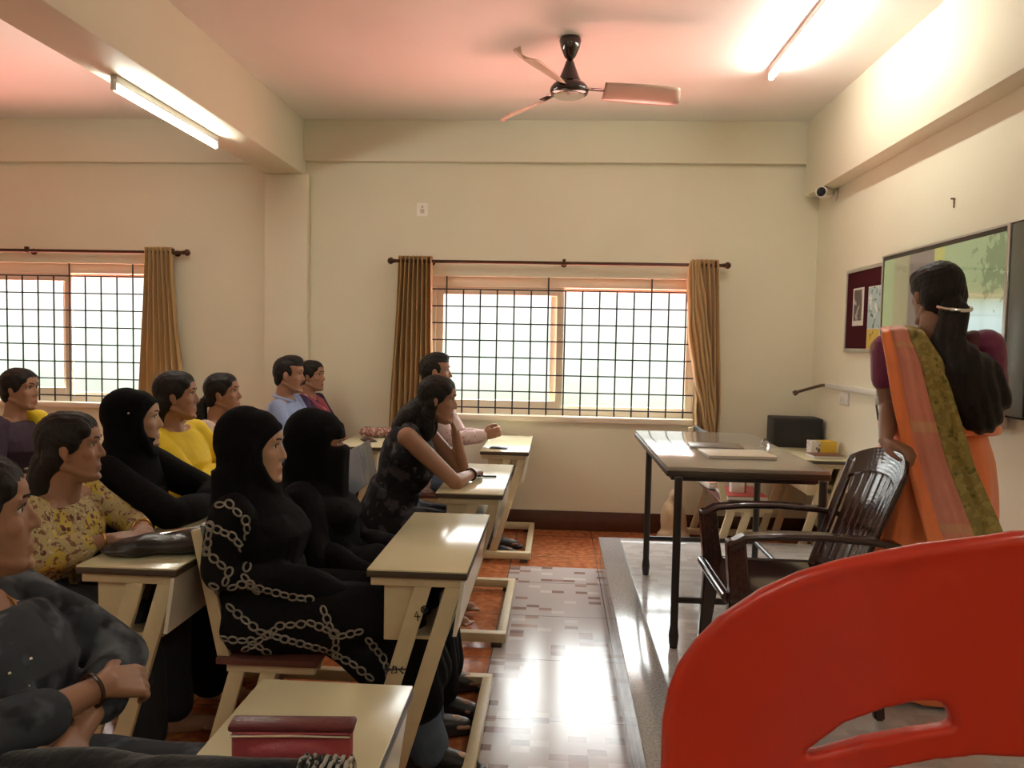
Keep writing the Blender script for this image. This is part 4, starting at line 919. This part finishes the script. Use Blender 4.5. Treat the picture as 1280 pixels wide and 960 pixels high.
    def neckband(self, m, r=.066, w=.010, name='collar', drop=.0, vee=.0):
        n0 = self.neck-self.u*(.012+drop); pts = []
        for a in np.linspace(0, 2*PI, 41): pts.append(n0+self.l*r*1.05*math.cos(a)+self.f*(r*math.sin(a)+vee*.3*max(0, math.sin(a))**6)-self.u*(.02*math.sin(a)+vee*max(0, math.sin(a))**8))
        MB().tube(pts, w, 8, flat=1.).build(name, m, self.root)
GOLD = mat('gold', (.75, .48, .14), .25, metal=1., var=.05)
BLACKC = mat('black_gown_cloth', (.0055, .0052, .0062), .85, var=.35, scale=20, bump=.25, bscale=50, spec=.12)
BLACKH = mat('black_scarf_cloth', (.0045, .0042, .005), .88, var=.3, scale=16, bump=.2, bscale=70, spec=.10)
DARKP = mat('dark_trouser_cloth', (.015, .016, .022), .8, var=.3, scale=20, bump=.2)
JEANS = mat('blue_denim', (.075, .105, .16), .85, var=.45, scale=16, bump=.35, bscale=160)
SHOE = mat('black_shoe_leather', (.012, .011, .011), .4, var=.2)
# --- 1 woman in dark kurta, lower left corner
p = Person('woman with gold pendant, in a dark blue-black kurta with folded arms, lower left corner', (-1.06, 1.38), 8, (-1.105, 1.40, 1.095), 34, -2, 0, 1.02, 'warm', wr=(-.865, 1.42, .765), wl=(-.87, 1.33, .70), er=(-.97, 1.14, .755), el=(-.93, 1.58, .755), girth=1.08, vox=.0045, hr=dict(d=(.35, .7, -.25), n=(-.7, .1, -.5), curl=.55), hl=dict(d=(.25, -.8, .0), n=(-.7, .0, -.5), curl=.5))
p.body(); p.hair('loose', seed=1)
KUR = pattern_mat('dark_kurta_print', (.036, .043, .054), [((.110, .125, .150), 13, .54, 'noise'), ((.014, .017, .022), 16, .56, 'noise')], soft=.12)
p.top('kurta', KUR, .014, (.75, .75), -.16, .90, bust=.03, wr=.012, seed=3, slp=.006, vox=.006)
p.skirt('kurta_skirt', KUR, .02, .25)
p.bangle(-1, mat('dark_bangle', (.05, .02, .012), .25), .01, .031, .004)
n0 = p.neck; pts = [n0+p.l*.062*math.cos(a)+p.f*(.022+.070*math.sin(a))-p.u*(.015+.050*max(0, math.sin(a))**1.5) for a in np.linspace(-.5, PI+.5, 30)]
MB().tube(pts, .0022, 8).build('necklace', GOLD, p.root); MB().ell(n0+p.f*.096-p.u*.072, (.008, .010, .014)).build('pendant', GOLD, p.root)
sq = MB()
for i in range(14):
    c = p.chest+p.f*(.135+.02*math.sin(i))+p.l*(-.12+.02*i)-p.u*(.02+.035*math.sin(i*1.7)); MB().ell(c, (.004, .004, .004), n=8).build('sequin', CHR, p.root)
# --- 2 woman in floral yellow
p = Person('woman in a yellow floral kurta leaning on the desk with the black handbag', (-1.80, 2.50), 4, (-1.635, 2.50, 1.065), 20, 0, 0, 1.02, 'warm', wr=(-1.455, 2.42, .772), wl=(-1.42, 2.56, .775), er=(-1.60, 2.28, .745), el=(-1.56, 2.72, .755), girth=1.05, vox=.0045, hr=dict(d=(.8, .45, -.02), n=(0, .3, -1), curl=.45), hl=dict(d=(.45, -.9, 0), n=(-.2, 0, -1), curl=.45))
p.body(); p.hair('loose')
FLO = pattern_mat('yellow_floral_cloth', (.46, .38, .19), [((.58, .45, .09), 11, .55, 'noise'), ((.22, .11, .07), 60, .565, 'noise'), ((.13, .05, .045), 24, .20, 'vor'), ((.52, .38, .16), 24, .08, 'vor'), ((.60, .52, .34), 70, .62, 'noise')], soft=.03)
p.top('kurta', FLO, .014, (.75, .75), -.16, .945, bust=.03, wr=.006, seed=6, slp=.004, vox=.006); p.skirt('trousers', DARKP, .015, trousers=True)  # trousers coloured dark to stand in for the shadow under the desk
wt = MB(); p.bangle(1, GOLD, .0, .030, .004, 'wristwatch')
p.bangle(-1, GOLD, .0, .030, .003)
# --- 3 woman in dark purple, far left
p = Person('woman in a dark purple top at the left frame edge under the left window', (-3.12, 4.20), 0, (-3.045, 4.20, 1.125), 2, 0, 0, 1.02, 'warm', girth=1.1)
p.body(); p.hair('bun')
PUR_ = mat('dark_purple_cloth', (.030, .012, .028), .75, var=.25, scale=18, bump=.25)
p.top('blouse', PUR_, .016, (.5, .5), -.16, .945, seed=8); p.skirt('skirt', PUR_, .02)
YEL = mat('bright_yellow_cloth', (.72, .52, .012), .7, var=.10, scale=14, bump=.2)
t = MB(); S = p.S[1]; t.chain([p.neck+p.l*.05+p.u*.01-p.f*.05, p.neck+p.l*.075+p.u*.0, p.neck+p.l*.10-p.u*.02+p.f*.08, p.chest+p.l*.10+p.f*.13, p.chest+p.l*.09+p.f*.13-p.u*.16], [.035, .045, .050, .045, .04]); t.chain([p.neck+p.l*.12-p.u*.03+p.f*.05, p.chest+p.l*.16+p.f*.11], [.05, .045])
me = voxel(t, .007, 4); wrinkle(me, .006, 30); link('yellow_scarf', me, YEL, p.root)
MB().tube([p.neck-p.u*.022+p.l*.085*math.cos(a)+p.f*.10*math.sin(a)-p.u*.05*max(0, math.sin(a)) for a in np.linspace(-.2, PI+.2, 30)], .008, 8).build('pale_neck_trim', mat('pale_trim', (.5, .42, .4), .6), p.root)
# --- 4 woman in black headscarf, second desk of the left column row
p = Person('woman in a black headscarf and black gown seated between the floral and plain yellow dresses', (-1.80, 2.97), 4, (-1.675, 2.97, 1.112), 20, 0, 0, 1.0, 'light', wr=(-1.40, 2.98, .775), wl=(-1.42, 3.06, .78), er=(-1.42, 2.76, .77), el=(-1.45, 3.16, .77), girth=1.05)
p.body(ears=False); p.hijab(BLACKH, seed=11); p.top('gown', BLACKC, .018, (1., 1.), -.16, .95, bust=.03, seed=12, slp=.016); p.skirt('gown_skirt', BLACKC, .03)
MB().ell(p.HM @ V((-.01, -.098, .03)), (.005, .004, .005), n=10).build('scarf_pin', CHR, p.root)
# --- 5 woman in plain yellow
p = Person('woman in a plain bright yellow dress with folded arms and a bangle', (-1.88, 3.72), -12, (-1.885, 3.72, 1.15), 16, 0, 0, 1.04, 'warm', wr=(-1.66, 3.86, .78), wl=(-1.68, 3.60, .74), er=(-1.715, 3.55, .735), el=(-1.72, 3.92, .76), girth=1.05, hr=dict(d=(.1, 1, .1), n=(-1, 0, 0)), hl=dict(d=(-.1, -1, 0), n=(-1, 0, 0)))
p.body(); p.hair('loose')
p.top('dress', YEL, .015, (.75, .75), -.16, .945, bust=.025, wr=.007, seed=13, slp=.008); p.skirt('dress_skirt', YEL, .02)
p.bangle(-1, mat('dark_bangle', (.05, .02, .012), .25), .03, .034, .005)
# --- 6 woman with ponytail
p = Person('woman with a ponytail in a pale pink print blouse beneath the curtain edge', (-1.93, 4.30), 0, (-1.905, 4.30, 1.122), 6, -4, 0, 1.0, 'warm')
p.body(); p.hair('pony')
PNK = pattern_mat('pale_pink_print', (.58, .46, .38), [((.48, .20, .20), 22, .56, 'noise'), ((.68, .60, .52), 18, .58, 'noise')])
p.top('blouse', PNK, .014, (.5, .5), -.16, .95, seed=14); p.skirt('skirt', PNK, .02)
# --- 7 man in blue shirt
p = Person('moustached man in a light blue shirt in front of the pilaster', (-1.82, 5.12), 0, (-1.80, 5.10, 1.196), 3, 2, 0, 1.04, 'warm', girth=1.05)
p.body(); p.hair('short'); p.moustache()
BLU = mat('light_blue_shirt', (.25, .32, .52), .7, var=.08, scale=12, bump=.2, bscale=70)
p.top('shirt', BLU, .014, (.5, .5), -.16, .96, bust=0, seed=15); p.neckband(BLU, .064, .013, 'collar', -.012, .03); p.skirt('trousers', DARKP, .012, trousers=True); p.shoes(SHOE)
# --- 8 woman beyond him
p = Person('woman in maroon with a pink stole seated just beyond the man in the blue shirt', (-1.80, 5.54), -6, (-1.785, 5.54, 1.172), -8, 0, 0, .96, 'warm', shoulder=.15)
p.body(); p.hair('bun')
MAR = mat('maroon_cloth', (.10, .014, .035), .7, var=.25, scale=14, bump=.2)
p.top('blouse', mat('dark_violet_cloth', (.035, .015, .07), .7), .014, (.5, .5), -.16, .94, seed=16); p.skirt('skirt', MAR, .02)
t = MB(); t.chain([p.neck+p.l*.05-p.f*.03+p.u*.0, p.neck+p.l*.04+p.f*.07-p.u*.05, p.chest+p.f*.14+p.l*.0, p.chest+p.f*.15-p.u*.2-p.l*.06], [.03, .035, .035, .04]); t.chain([p.neck-p.l*.06-p.f*.02, p.neck-p.l*.065+p.f*.06-p.u*.05, p.chest+p.f*.14-p.l*.03, p.chest+p.f*.15-p.u*.18-p.l*.1], [.028, .03, .035, .04])
me = voxel(t, .007, 4); wrinkle(me, .006, 30); link('pink_stole', me, pattern_mat('pink_stole_print', (.30, .07, .10), [((.5, .28, .28), 18, .55, 'noise')]), p.root)
# --- 9 woman in gown printed with chains
p = Person('woman in a black headscarf and black gown printed with pale chains', (-.95, 2.50), 5, (-1.0, 2.505, 1.080), 7, 2, 0, 1.03, 'light', wr=(-.66, 2.44, .60), wl=(-.64, 2.66, .60), girth=1.08, er=(-1.03, 2.32, .72), knees={-1: (-.50, 2.47, .545), 1: (-.49, 2.66, .54)}, feet={-1: (-.40, 2.50, .09), 1: (-.45, 2.72, .09)}, hr=dict(d=(.9, .3, -.1), n=(0, 0, -1)), hl=dict(d=(.9, -.3, -.1), n=(0, 0, -1)))
p.body(ears=False); p.hijab(BLACKH, seed=17, capew=.95)
g1 = p.top('gown', BLACKC, .02, (1., 1.), -.16, .95, bust=.03, seed=18, slp=.014, wr=.008); g2 = p.skirt('gown_skirt', BLACKC, .028, .25, wr=.006, extra=lambda mb: mb.chain([p.I @ V((-.80, 2.47, .49)), p.I @ V((-.64, 2.47, .44)), p.I @ V((-.53, 2.48, .33))], [.05, .085, .09]))
for s in (-1, 1): t = MB().chain([p.K[s].lerp(p.A[s], .5), p.A[s]+V((0, 0, -.01))], [.062, .070]); me = voxel(t, .007, 3); wrinkle(me, .005, 40, seed=s+4); link('jeans_leg', me, JEANS, p.root)
p.shoes(SHOE)
# the printed chains: flat links that follow the cloth on the aisle side
from mathutils.bvhtree import BVHTree
CHN = mat('pale_chain_print', (.26, .235, .19), .8, var=.25, scale=30)
def chain_print(o, paths, dirn, size, seedm):
    bv = BVHTree.FromPolygons([v.co for v in o.data.vertices], [tuple(f.vertices) for f in o.data.polygons])
    mb = MB(); dirn = V(dirn).normalized()
    for path in paths:
        pts = [V(q) for q in path]; seg = []; 
        for a, b in zip(pts, pts[1:]):
            L_ = (b-a).length; k = max(1, int(L_/(size*1.45)))
            for i in range(k): seg.append((a.lerp(b, i/k), (b-a).normalized()))
        for i, (c, d) in enumerate(seg):
            sd = dirn.cross(d).normalized(); w = size*(.62 if i % 2 else .46); ring = []
            for j in range(15):
                a = 2*PI*j/14; q = c+d*math.cos(a)*size*.85+sd*math.sin(a)*w
                h = bv.ray_cast(q-dirn*.8, dirn, 2.0)
                if h[0] is None: ring = None; break
                ring.append(h[0]-dirn*.0015)
            if ring and max((x-y).length for x, y in zip(ring, ring[1:])) < size*1.5: mb.tube(ring, size*.20, 6)
    if len(mb.bm.verts):
        me = mb.mesh('c', 60); b2 = bmesh.new(); b2.from_mesh(o.data); n_old = len(b2.faces); b2.from_mesh(me); b2.faces.ensure_lookup_table()
        for f in b2.faces[n_old:]: f.material_index = 1
        b2.to_mesh(o.data); b2.free(); o.data.materials.append(CHN); o.data.polygons.foreach_set('use_smooth', [True]*len(o.data.polygons))
def lp(x, y, z): return p.I @ V((x, y, z))
def XZ(pts, y=2.3): return [lp(x, y, z) for x, z in pts]
cam_dir = p.M.to_3x3().inverted() @ V((-.35, 1, -.22))
chain_print(g1, [XZ([(-1.11, .93), (-1.06, .86), (-1.07, .78), (-1.12, .72)]), XZ([(-1.06, .86), (-.99, .83), (-.94, .77), (-.95, .70), (-.90, .64)]), XZ([(-1.09, .92), (-1.0, .93), (-.95, .88), (-.94, .80)]), XZ([(-1.10, .70), (-1.02, .66), (-.96, .68), (-.88, .66), (-.8, .64), (-.72, .63)]), XZ([(-1.07, .78), (-1.0, .72), (-1.04, .60)]), XZ([(-.97, .60), (-.86, .60), (-.76, .58)])], cam_dir, .0175, 1)
chain_print(g2, [XZ([(-1.0, .60), (-.90, .53), (-.80, .50), (-.70, .47), (-.60, .42), (-.52, .36)]), XZ([(-.95, .47), (-.84, .55), (-.74, .56), (-.64, .52), (-.56, .54)]), XZ([(-.70, .60), (-.66, .50), (-.66, .42), (-.60, .36), (-.58, .28)]), XZ([(-.9, .43), (-.80, .42), (-.72, .40)]), XZ([(-.55, .50), (-.50, .44), (-.47, .36), (-.50, .30)]), XZ([(-1.02, .50), (-.93, .50), (-.86, .44)])], cam_dir, .0175, 2)
# --- 10 fully veiled woman
p = Person('woman wholly veiled in black with only the eyes showing, beside the chain-print gown', (-.90, 2.96), 3, (-.925, 2.96, 1.035), 14, 4, 0, 1.06, 'warm', wr=(-.66, 2.88, .61), wl=(-.66, 3.04, .61), girth=1.1)
p.body(ears=False); p.hijab(BLACKH, True, .34, seed=20, capew=1.0); p.top('gown', BLACKC, .022, (1., 1.), -.16, .95, bust=.03, seed=21, slp=.02, wr=.009); p.skirt('gown_skirt', BLACKC, .03); p.shoes(SHOE)
# --- 11 sleeveless woman, chin on hand
p = Person('woman in a sleeveless dark dress leaning on the desk, chin resting on her hand', (-.86, 3.86), 0, (-.588, 3.82, 1.155), 2, 8, 0, 1.0, 'warm', wr=(-.415, 3.86, .775), wl=(-.52, 3.97, .98), er=(-.475, 3.66, .765), el=(-.48, 4.00, .755), girth=1.06, noff=(-.115, 0, -.120), knees={-1: (-.54, 3.78, .50), 1: (-.54, 3.96, .50)}, feet={-1: (-.55, 3.78, .09), 1: (-.54, 3.96, .09)}, vox=.005, hr=dict(d=(.15, .9, .05), n=(-.2, 0, -1), curl=.35), hl=dict(d=(-.10, -.60, .75), n=(-.95, -.1, .1), curl=1.0, thumb=.3))
p.body(); p.hair('long')
SLV = pattern_mat('dark_print_cloth', (.010, .010, .012), [((.055, .050, .055), 14, .55, 'noise'), ((.10, .085, .075), 24, .66, 'noise')])
p.top('dress', SLV, .013, (0, 0), -.16, .95, bust=.03, seed=22, extra=lambda mb: mb.chain([p.neck-p.u*.16, p.neck-p.u*.045-p.f*.008], [.115, .074]).chain([p.S[-1]-p.u*.10, p.S[-1].lerp(p.neck, .28)-p.u*.02], [.060, .054]).chain([p.S[1]-p.u*.10, p.S[1].lerp(p.neck, .28)-p.u*.02], [.060, .054])); p.skirt('dress_skirt', SLV, .022); p.bangle(-1, mat('dark_bangle', (.05, .02, .012), .25), .0, .029, .006)
# --- 12 man with clasped hands
p = Person('moustached man in a pale patterned shirt, hands clasped on the desk by the wide window', (-.86, 5.20), 0, (-.80, 5.10, 1.237), 4, -2, 0, 1.04, 'warm', wr=(-.475, 5.10, .815), wl=(-.46, 5.22, .815), er=(-.68, 4.98, .80), el=(-.66, 5.36, .79), girth=1.05, hr=dict(d=(.9, .35, .25), n=(-.3, 1, .0), curl=.85), hl=dict(d=(.9, -.35, .25), n=(-.3, -1, 0), curl=.85))
p.body(); p.hair('short'); p.moustache()
SHP = pattern_mat('pale_pink_shirt_print', (.55, .42, .40), [((.42, .22, .24), 40, .56, 'noise'), ((.66, .56, .52), 26, .6, 'noise')])
p.top('shirt', SHP, .015, (1., 1.), -.16, .96, bust=0, seed=24); p.neckband(SHP, .064, .013, 'collar', -.012, .03); p.skirt('trousers', JEANS, .012, trousers=True); p.shoes(SHOE)
# --- 13 the teacher, standing in a saree
p = Person('woman in an orange saree standing on the platform with her back to us', (1.42, 2.93, PZ), 72, (1.385, 2.92, 1.655), 98, 6, 0, 1.0, 'deep', hipz=.84, legs='stand', wr=(1.50, 3.17, 1.10), wl=(1.165, 2.765, 1.125), er=(1.64, 2.97, 1.21), el=(1.245, 2.93, 1.235), girth=1.06, vox=.005, group='', hl=dict(d=(-.55, -.75, -.25), n=(.1, .2, -1), curl=.8), shoulder=.17)
p.body(); p.hair('tied')
BLO = mat('magenta_blouse', (.17, .010, .065), .55, var=.15, scale=20, sheen=.2)
MRD = mat('dark_maroon_blouse', (.10, .010, .022), .55, var=.2, scale=20)
p.top('blouse', MRD, .010, (0, 0), .42, .90, seed=30, wr=.002)
for s in (-1, 1):
    t = MB().chain([p.S[s]-p.l*s*.01, p.S[s].lerp(p.E[s], .52)], [.060, .055]); me = voxel(t, .006, 3); wrinkle(me, .003, 30); link('sleeve', me, BLO, p.root)
# long hair down the back
HM = p.HM; t = MB(); bk_ = lambda k, dx, dl: p.neck.lerp(p.hip, k)-p.f*dx+p.l*dl
t.chain([HM @ V((-.080, 0, -.055)), HM @ V((-.105, -.005, -.095)), bk_(.05, .11, -.02), bk_(.22, .15, -.065), bk_(.42, .15, -.10), bk_(.58, .135, -.12), bk_(.66, .125, -.125)], [.050, .044, .060, .080, .082, .068, .03])
t.chain([bk_(.05, .10, -.03), bk_(.25, .13, -.12), bk_(.45, .12, -.16), bk_(.58, .115, -.16)], [.04, .06, .06, .03])
me = voxel(t, .006, 4); co = getco(me); no = getno(me); d = .003*np.sin(co @ np.array(p.l)*160+5*np.sin(co[:, 2]*9)); setco(me, co+no*d[:, None]); link('long_hair', me, HAIR, p.root)
MB().tube([HM @ V((-.092-.055*math.cos(a), .058*math.sin(a), -.060-.022*math.cos(a))) for a in np.linspace(-1.5, 1.5, 21)], .0065, 8).build('hair_clip', CHR, p.root)
# saree skirt: pleated cone with a flared hem towards the front
ORA = mat('orange_silk', (.92, .24, .07), .42, var=.10, scale=8, bump=.15, bscale=30, sheen=.35)
PIN = mat('salmon_silk', (.68, .25, .17), .45, var=.15, scale=14, bump=.15, sheen=.3)
OLV = pattern_mat('olive_gold_zari', (.26, .20, .055), [((.36, .28, .08), 40, .5, 'noise'), ((.14, .12, .03), 30, .62, 'noise')], rough=.4)
R = []; nn = 90; yl = p.M.to_3x3().inverted()
leftw = yl @ V((-1, 0, 0)); 
for k in range(31):
    t = k/30; z = .98-.965*t; w = .165+.035*math.sin(PI*min(1, t*1.7))+.10*t**1.5; dpt = .135+.045*math.sin(PI*min(1, t*1.6))+.09*t**1.5; off = leftw*(.10*t**1.3)+V((0, 0, 0))
    if t < .12: w *= .90+.1*t/.12; dpt *= .9+.1*t/.12
    ring = []
    for j in range(nn):
        a = 2*PI*j/nn; dirv = V((math.cos(a)*dpt, math.sin(a)*w, 0)); ple = (.004+.020*t)*math.sin(a*13+1.5*math.sin(a*2))*(.4+.6*max(0, dirv.normalized().dot(leftw)))+.006*math.sin(a*5+4*t)
        q = dirv*(1+ple/.2); ring.append(V((-.01, 0, z))+q+off*(1 if dirv.dot(leftw) > 0 else .35))
    R.append(ring)
sk_ = MB().rings(R, False); o = link('saree_skirt', sk_.mesh('s', 80), ORA, p.root); q = o.modifiers.new('s', 'SOLIDIFY'); q.thickness = .004
# tuck roll at the waist
MB().tube([V((-.01+.150*math.cos(a), .182*math.sin(a), .965+.012*math.sin(2*a))) for a in np.linspace(0, 2*PI, 41)], .022, 10).build('waist_roll', ORA, p.root)
# the loose end: over the left shoulder and down the back, three bands wide
def pallu(u, s):
    """u across (0 outer left edge .. 1 towards the spine), s down its length"""
    key = [(-.22, .80), (-.08, .97), (0, 1.035), (.10, 1.0), (.30, .80), (.6, .46), (1.0, .02), (1.35, -.38), (1.75, -.76)]
    f_ = [.13, .10, .02, -.085, -.135, -.150, -.165, -.215, -.255]
    lat = [.06, .10, .115, .115, .085, .055, .010, -.055, -.115]
    wid = [.10, .115, .115, .13, .165, .185, .20, .225, .235]
    x = s*8; i = min(7, int(x)); r = x-i; g = lambda A: A[i]+(A[i+1]-A[i])*r
    tt = key[i][1]+(key[i+1][1]-key[i][1])*r
    c = V((0, 0, p.hip.z))+V((p.neck.x, p.neck.y, 0))*max(0, tt)+V((0, 0, p.tl*tt))
    bow = .05*math.cos((u-.45)*2.2)-.05
    return c+V((g(f_)+(-.02 if s > .3 else 0)+ (bow*.8 if s > .25 else -bow*.3)+.007*math.sin(u*22+5*s)*min(1, s*2), g(lat)+(.5-u)*g(wid), .012*math.sin(PI*u) if .15 < s < .4 else 0))
def strip(name, u0, u1, m, lift=0., sa=0., sb=1.):
    P = [[pallu(u, s)+V((-lift if s > .25 else 0, 0, lift if s <= .35 else 0)) for u in np.linspace(u0, u1, 16)] for s in np.linspace(sa, sb, 90)]
    o = link(name, MB().grid(P).mesh('p', 80), m, p.root); q = o.modifiers.new('s', 'SOLIDIFY'); q.thickness = .006; q.offset = 0; return o
strip('saree_end', 0.0, .66, PIN); strip('orange_edge', -.06, .16, ORA, .004); strip('gold_border', .60, 1.0, OLV, .003)
for sv in (.42, .66, .88): strip('pale_band', .16, .60, mat('pale_orange_zari', (.66, .33, .18), .4), .0045, sv, sv+.022)
# the fold across the back of the waist to the right hip
# ------------------------------------------------------------------ daylight, camera
w = bpy.data.worlds.new('daylight'); SC.world = w; w.use_nodes = True; nt = w.node_tree; bg = nt.nodes['Background']
tc = N(nt, 'ShaderNodeTexCoord'); sx = N(nt, 'ShaderNodeSeparateXYZ'); L(nt, tc.outputs['Generated'], sx.inputs[0])
def ramp(stops):
    r = N(nt, 'ShaderNodeValToRGB'); m_ = N(nt, 'ShaderNodeMapRange'); m_.inputs['From Min'].default_value = -1.; m_.inputs['From Max'].default_value = 1.
    L(nt, sx.outputs[2], m_.inputs['Value']); L(nt, m_.outputs[0], r.inputs[0]); e = r.color_ramp.elements
    e[0].position = stops[0][0]*.5+.5; e[0].color = c4(stops[0][1]); e[1].position = stops[-1][0]*.5+.5; e[1].color = c4(stops[-1][1])
    for z, c in stops[1:-1]: k = e.new(z*.5+.5); k.color = c4(c)
    return r
# overcast sky, pale hazy greenery at the horizon, sunlit red laterite ground below
hue = ramp([(-1, (.90, .29, .24)), (-.5, (.88, .33, .28)), (-.16, (.80, .45, .36)), (-.10, (.78, .82, .62)), (-.02, (.90, 1, .86)), (.05, (1, 1, .97)), (1, (.95, .97, 1))])
g_ = lambda v: (v/80., v/80., v/80.)
amt = ramp([(-1, g_(15.)), (-.72, g_(15.)), (-.5, g_(8.)), (-.3, g_(3.)), (-.17, g_(2.)), (-.11, g_(.58)), (0, g_(.62)), (.08, g_(.78)), (.20, g_(4.0)), (.6, g_(8.)), (1, g_(12.))])
no = N(nt, 'ShaderNodeTexNoise'); no.inputs['Scale'].default_value = 9; no.inputs['Detail'].default_value = 6; no.inputs['Roughness'].default_value = .65; L(nt, tc.outputs['Generated'], no.inputs['Vector'])
nr = N(nt, 'ShaderNodeMapRange'); nr.inputs['From Min'].default_value = .35; nr.inputs['From Max'].default_value = .62; nr.inputs['To Min'].default_value = .80; nr.inputs['To Max'].default_value = 1.1; L(nt, no.outputs['Fac'], nr.inputs['Value'])
m1 = N(nt, 'ShaderNodeMath', operation='MULTIPLY'); m1.inputs[1].default_value = 80.; L(nt, amt.outputs[0], m1.inputs[0])
m2 = N(nt, 'ShaderNodeMath', operation='MULTIPLY'); L(nt, m1.outputs[0], m2.inputs[0]); L(nt, nr.outputs[0], m2.inputs[1])
L(nt, hue.outputs[0], bg.inputs[0]); L(nt, m2.outputs[0], bg.inputs[1])
for wd in (W1, W2):
    ld = bpy.data.lights.new('window_portal', 'AREA'); ld.shape = 'RECTANGLE'; ld.size = wd[1]-wd[0]; ld.size_y = wd[3]-wd[2]; ld.cycles.is_portal = True
    lo = bpy.data.objects.new('window_portal', ld); COL.objects.link(lo); lo.location = ((wd[0]+wd[1])/2, YB+.19, (wd[2]+wd[3])/2); lo.rotation_euler = (-PI/2, 0, 0)
cam = bpy.data.cameras.new('camera'); cam.sensor_width = 36.0; cam.lens = 27.0; cam.clip_start = .02
co_ = bpy.data.objects.new('camera', cam); COL.objects.link(co_); SC.camera = co_
co_.matrix_world = Matrix.Translation((0, 0, 1.45)) @ Matrix.Rotation(math.radians(3.28), 4, 'Z') @ Matrix.Rotation(PI/2-math.radians(3.16), 4, 'X') @ Matrix.Rotation(math.radians(1.15), 4, 'Z')
vs = SC.view_settings; vs.view_transform = 'Standard'; vs.look = 'None'; vs.gamma = 1.0; vs.use_curve_mapping = False; vs.exposure = 1.35
SC.cycles.max_bounces = 8; SC.cycles.diffuse_bounces = 5; SC.cycles.use_denoising = True; SC.cycles.sample_clamp_indirect = 6.0
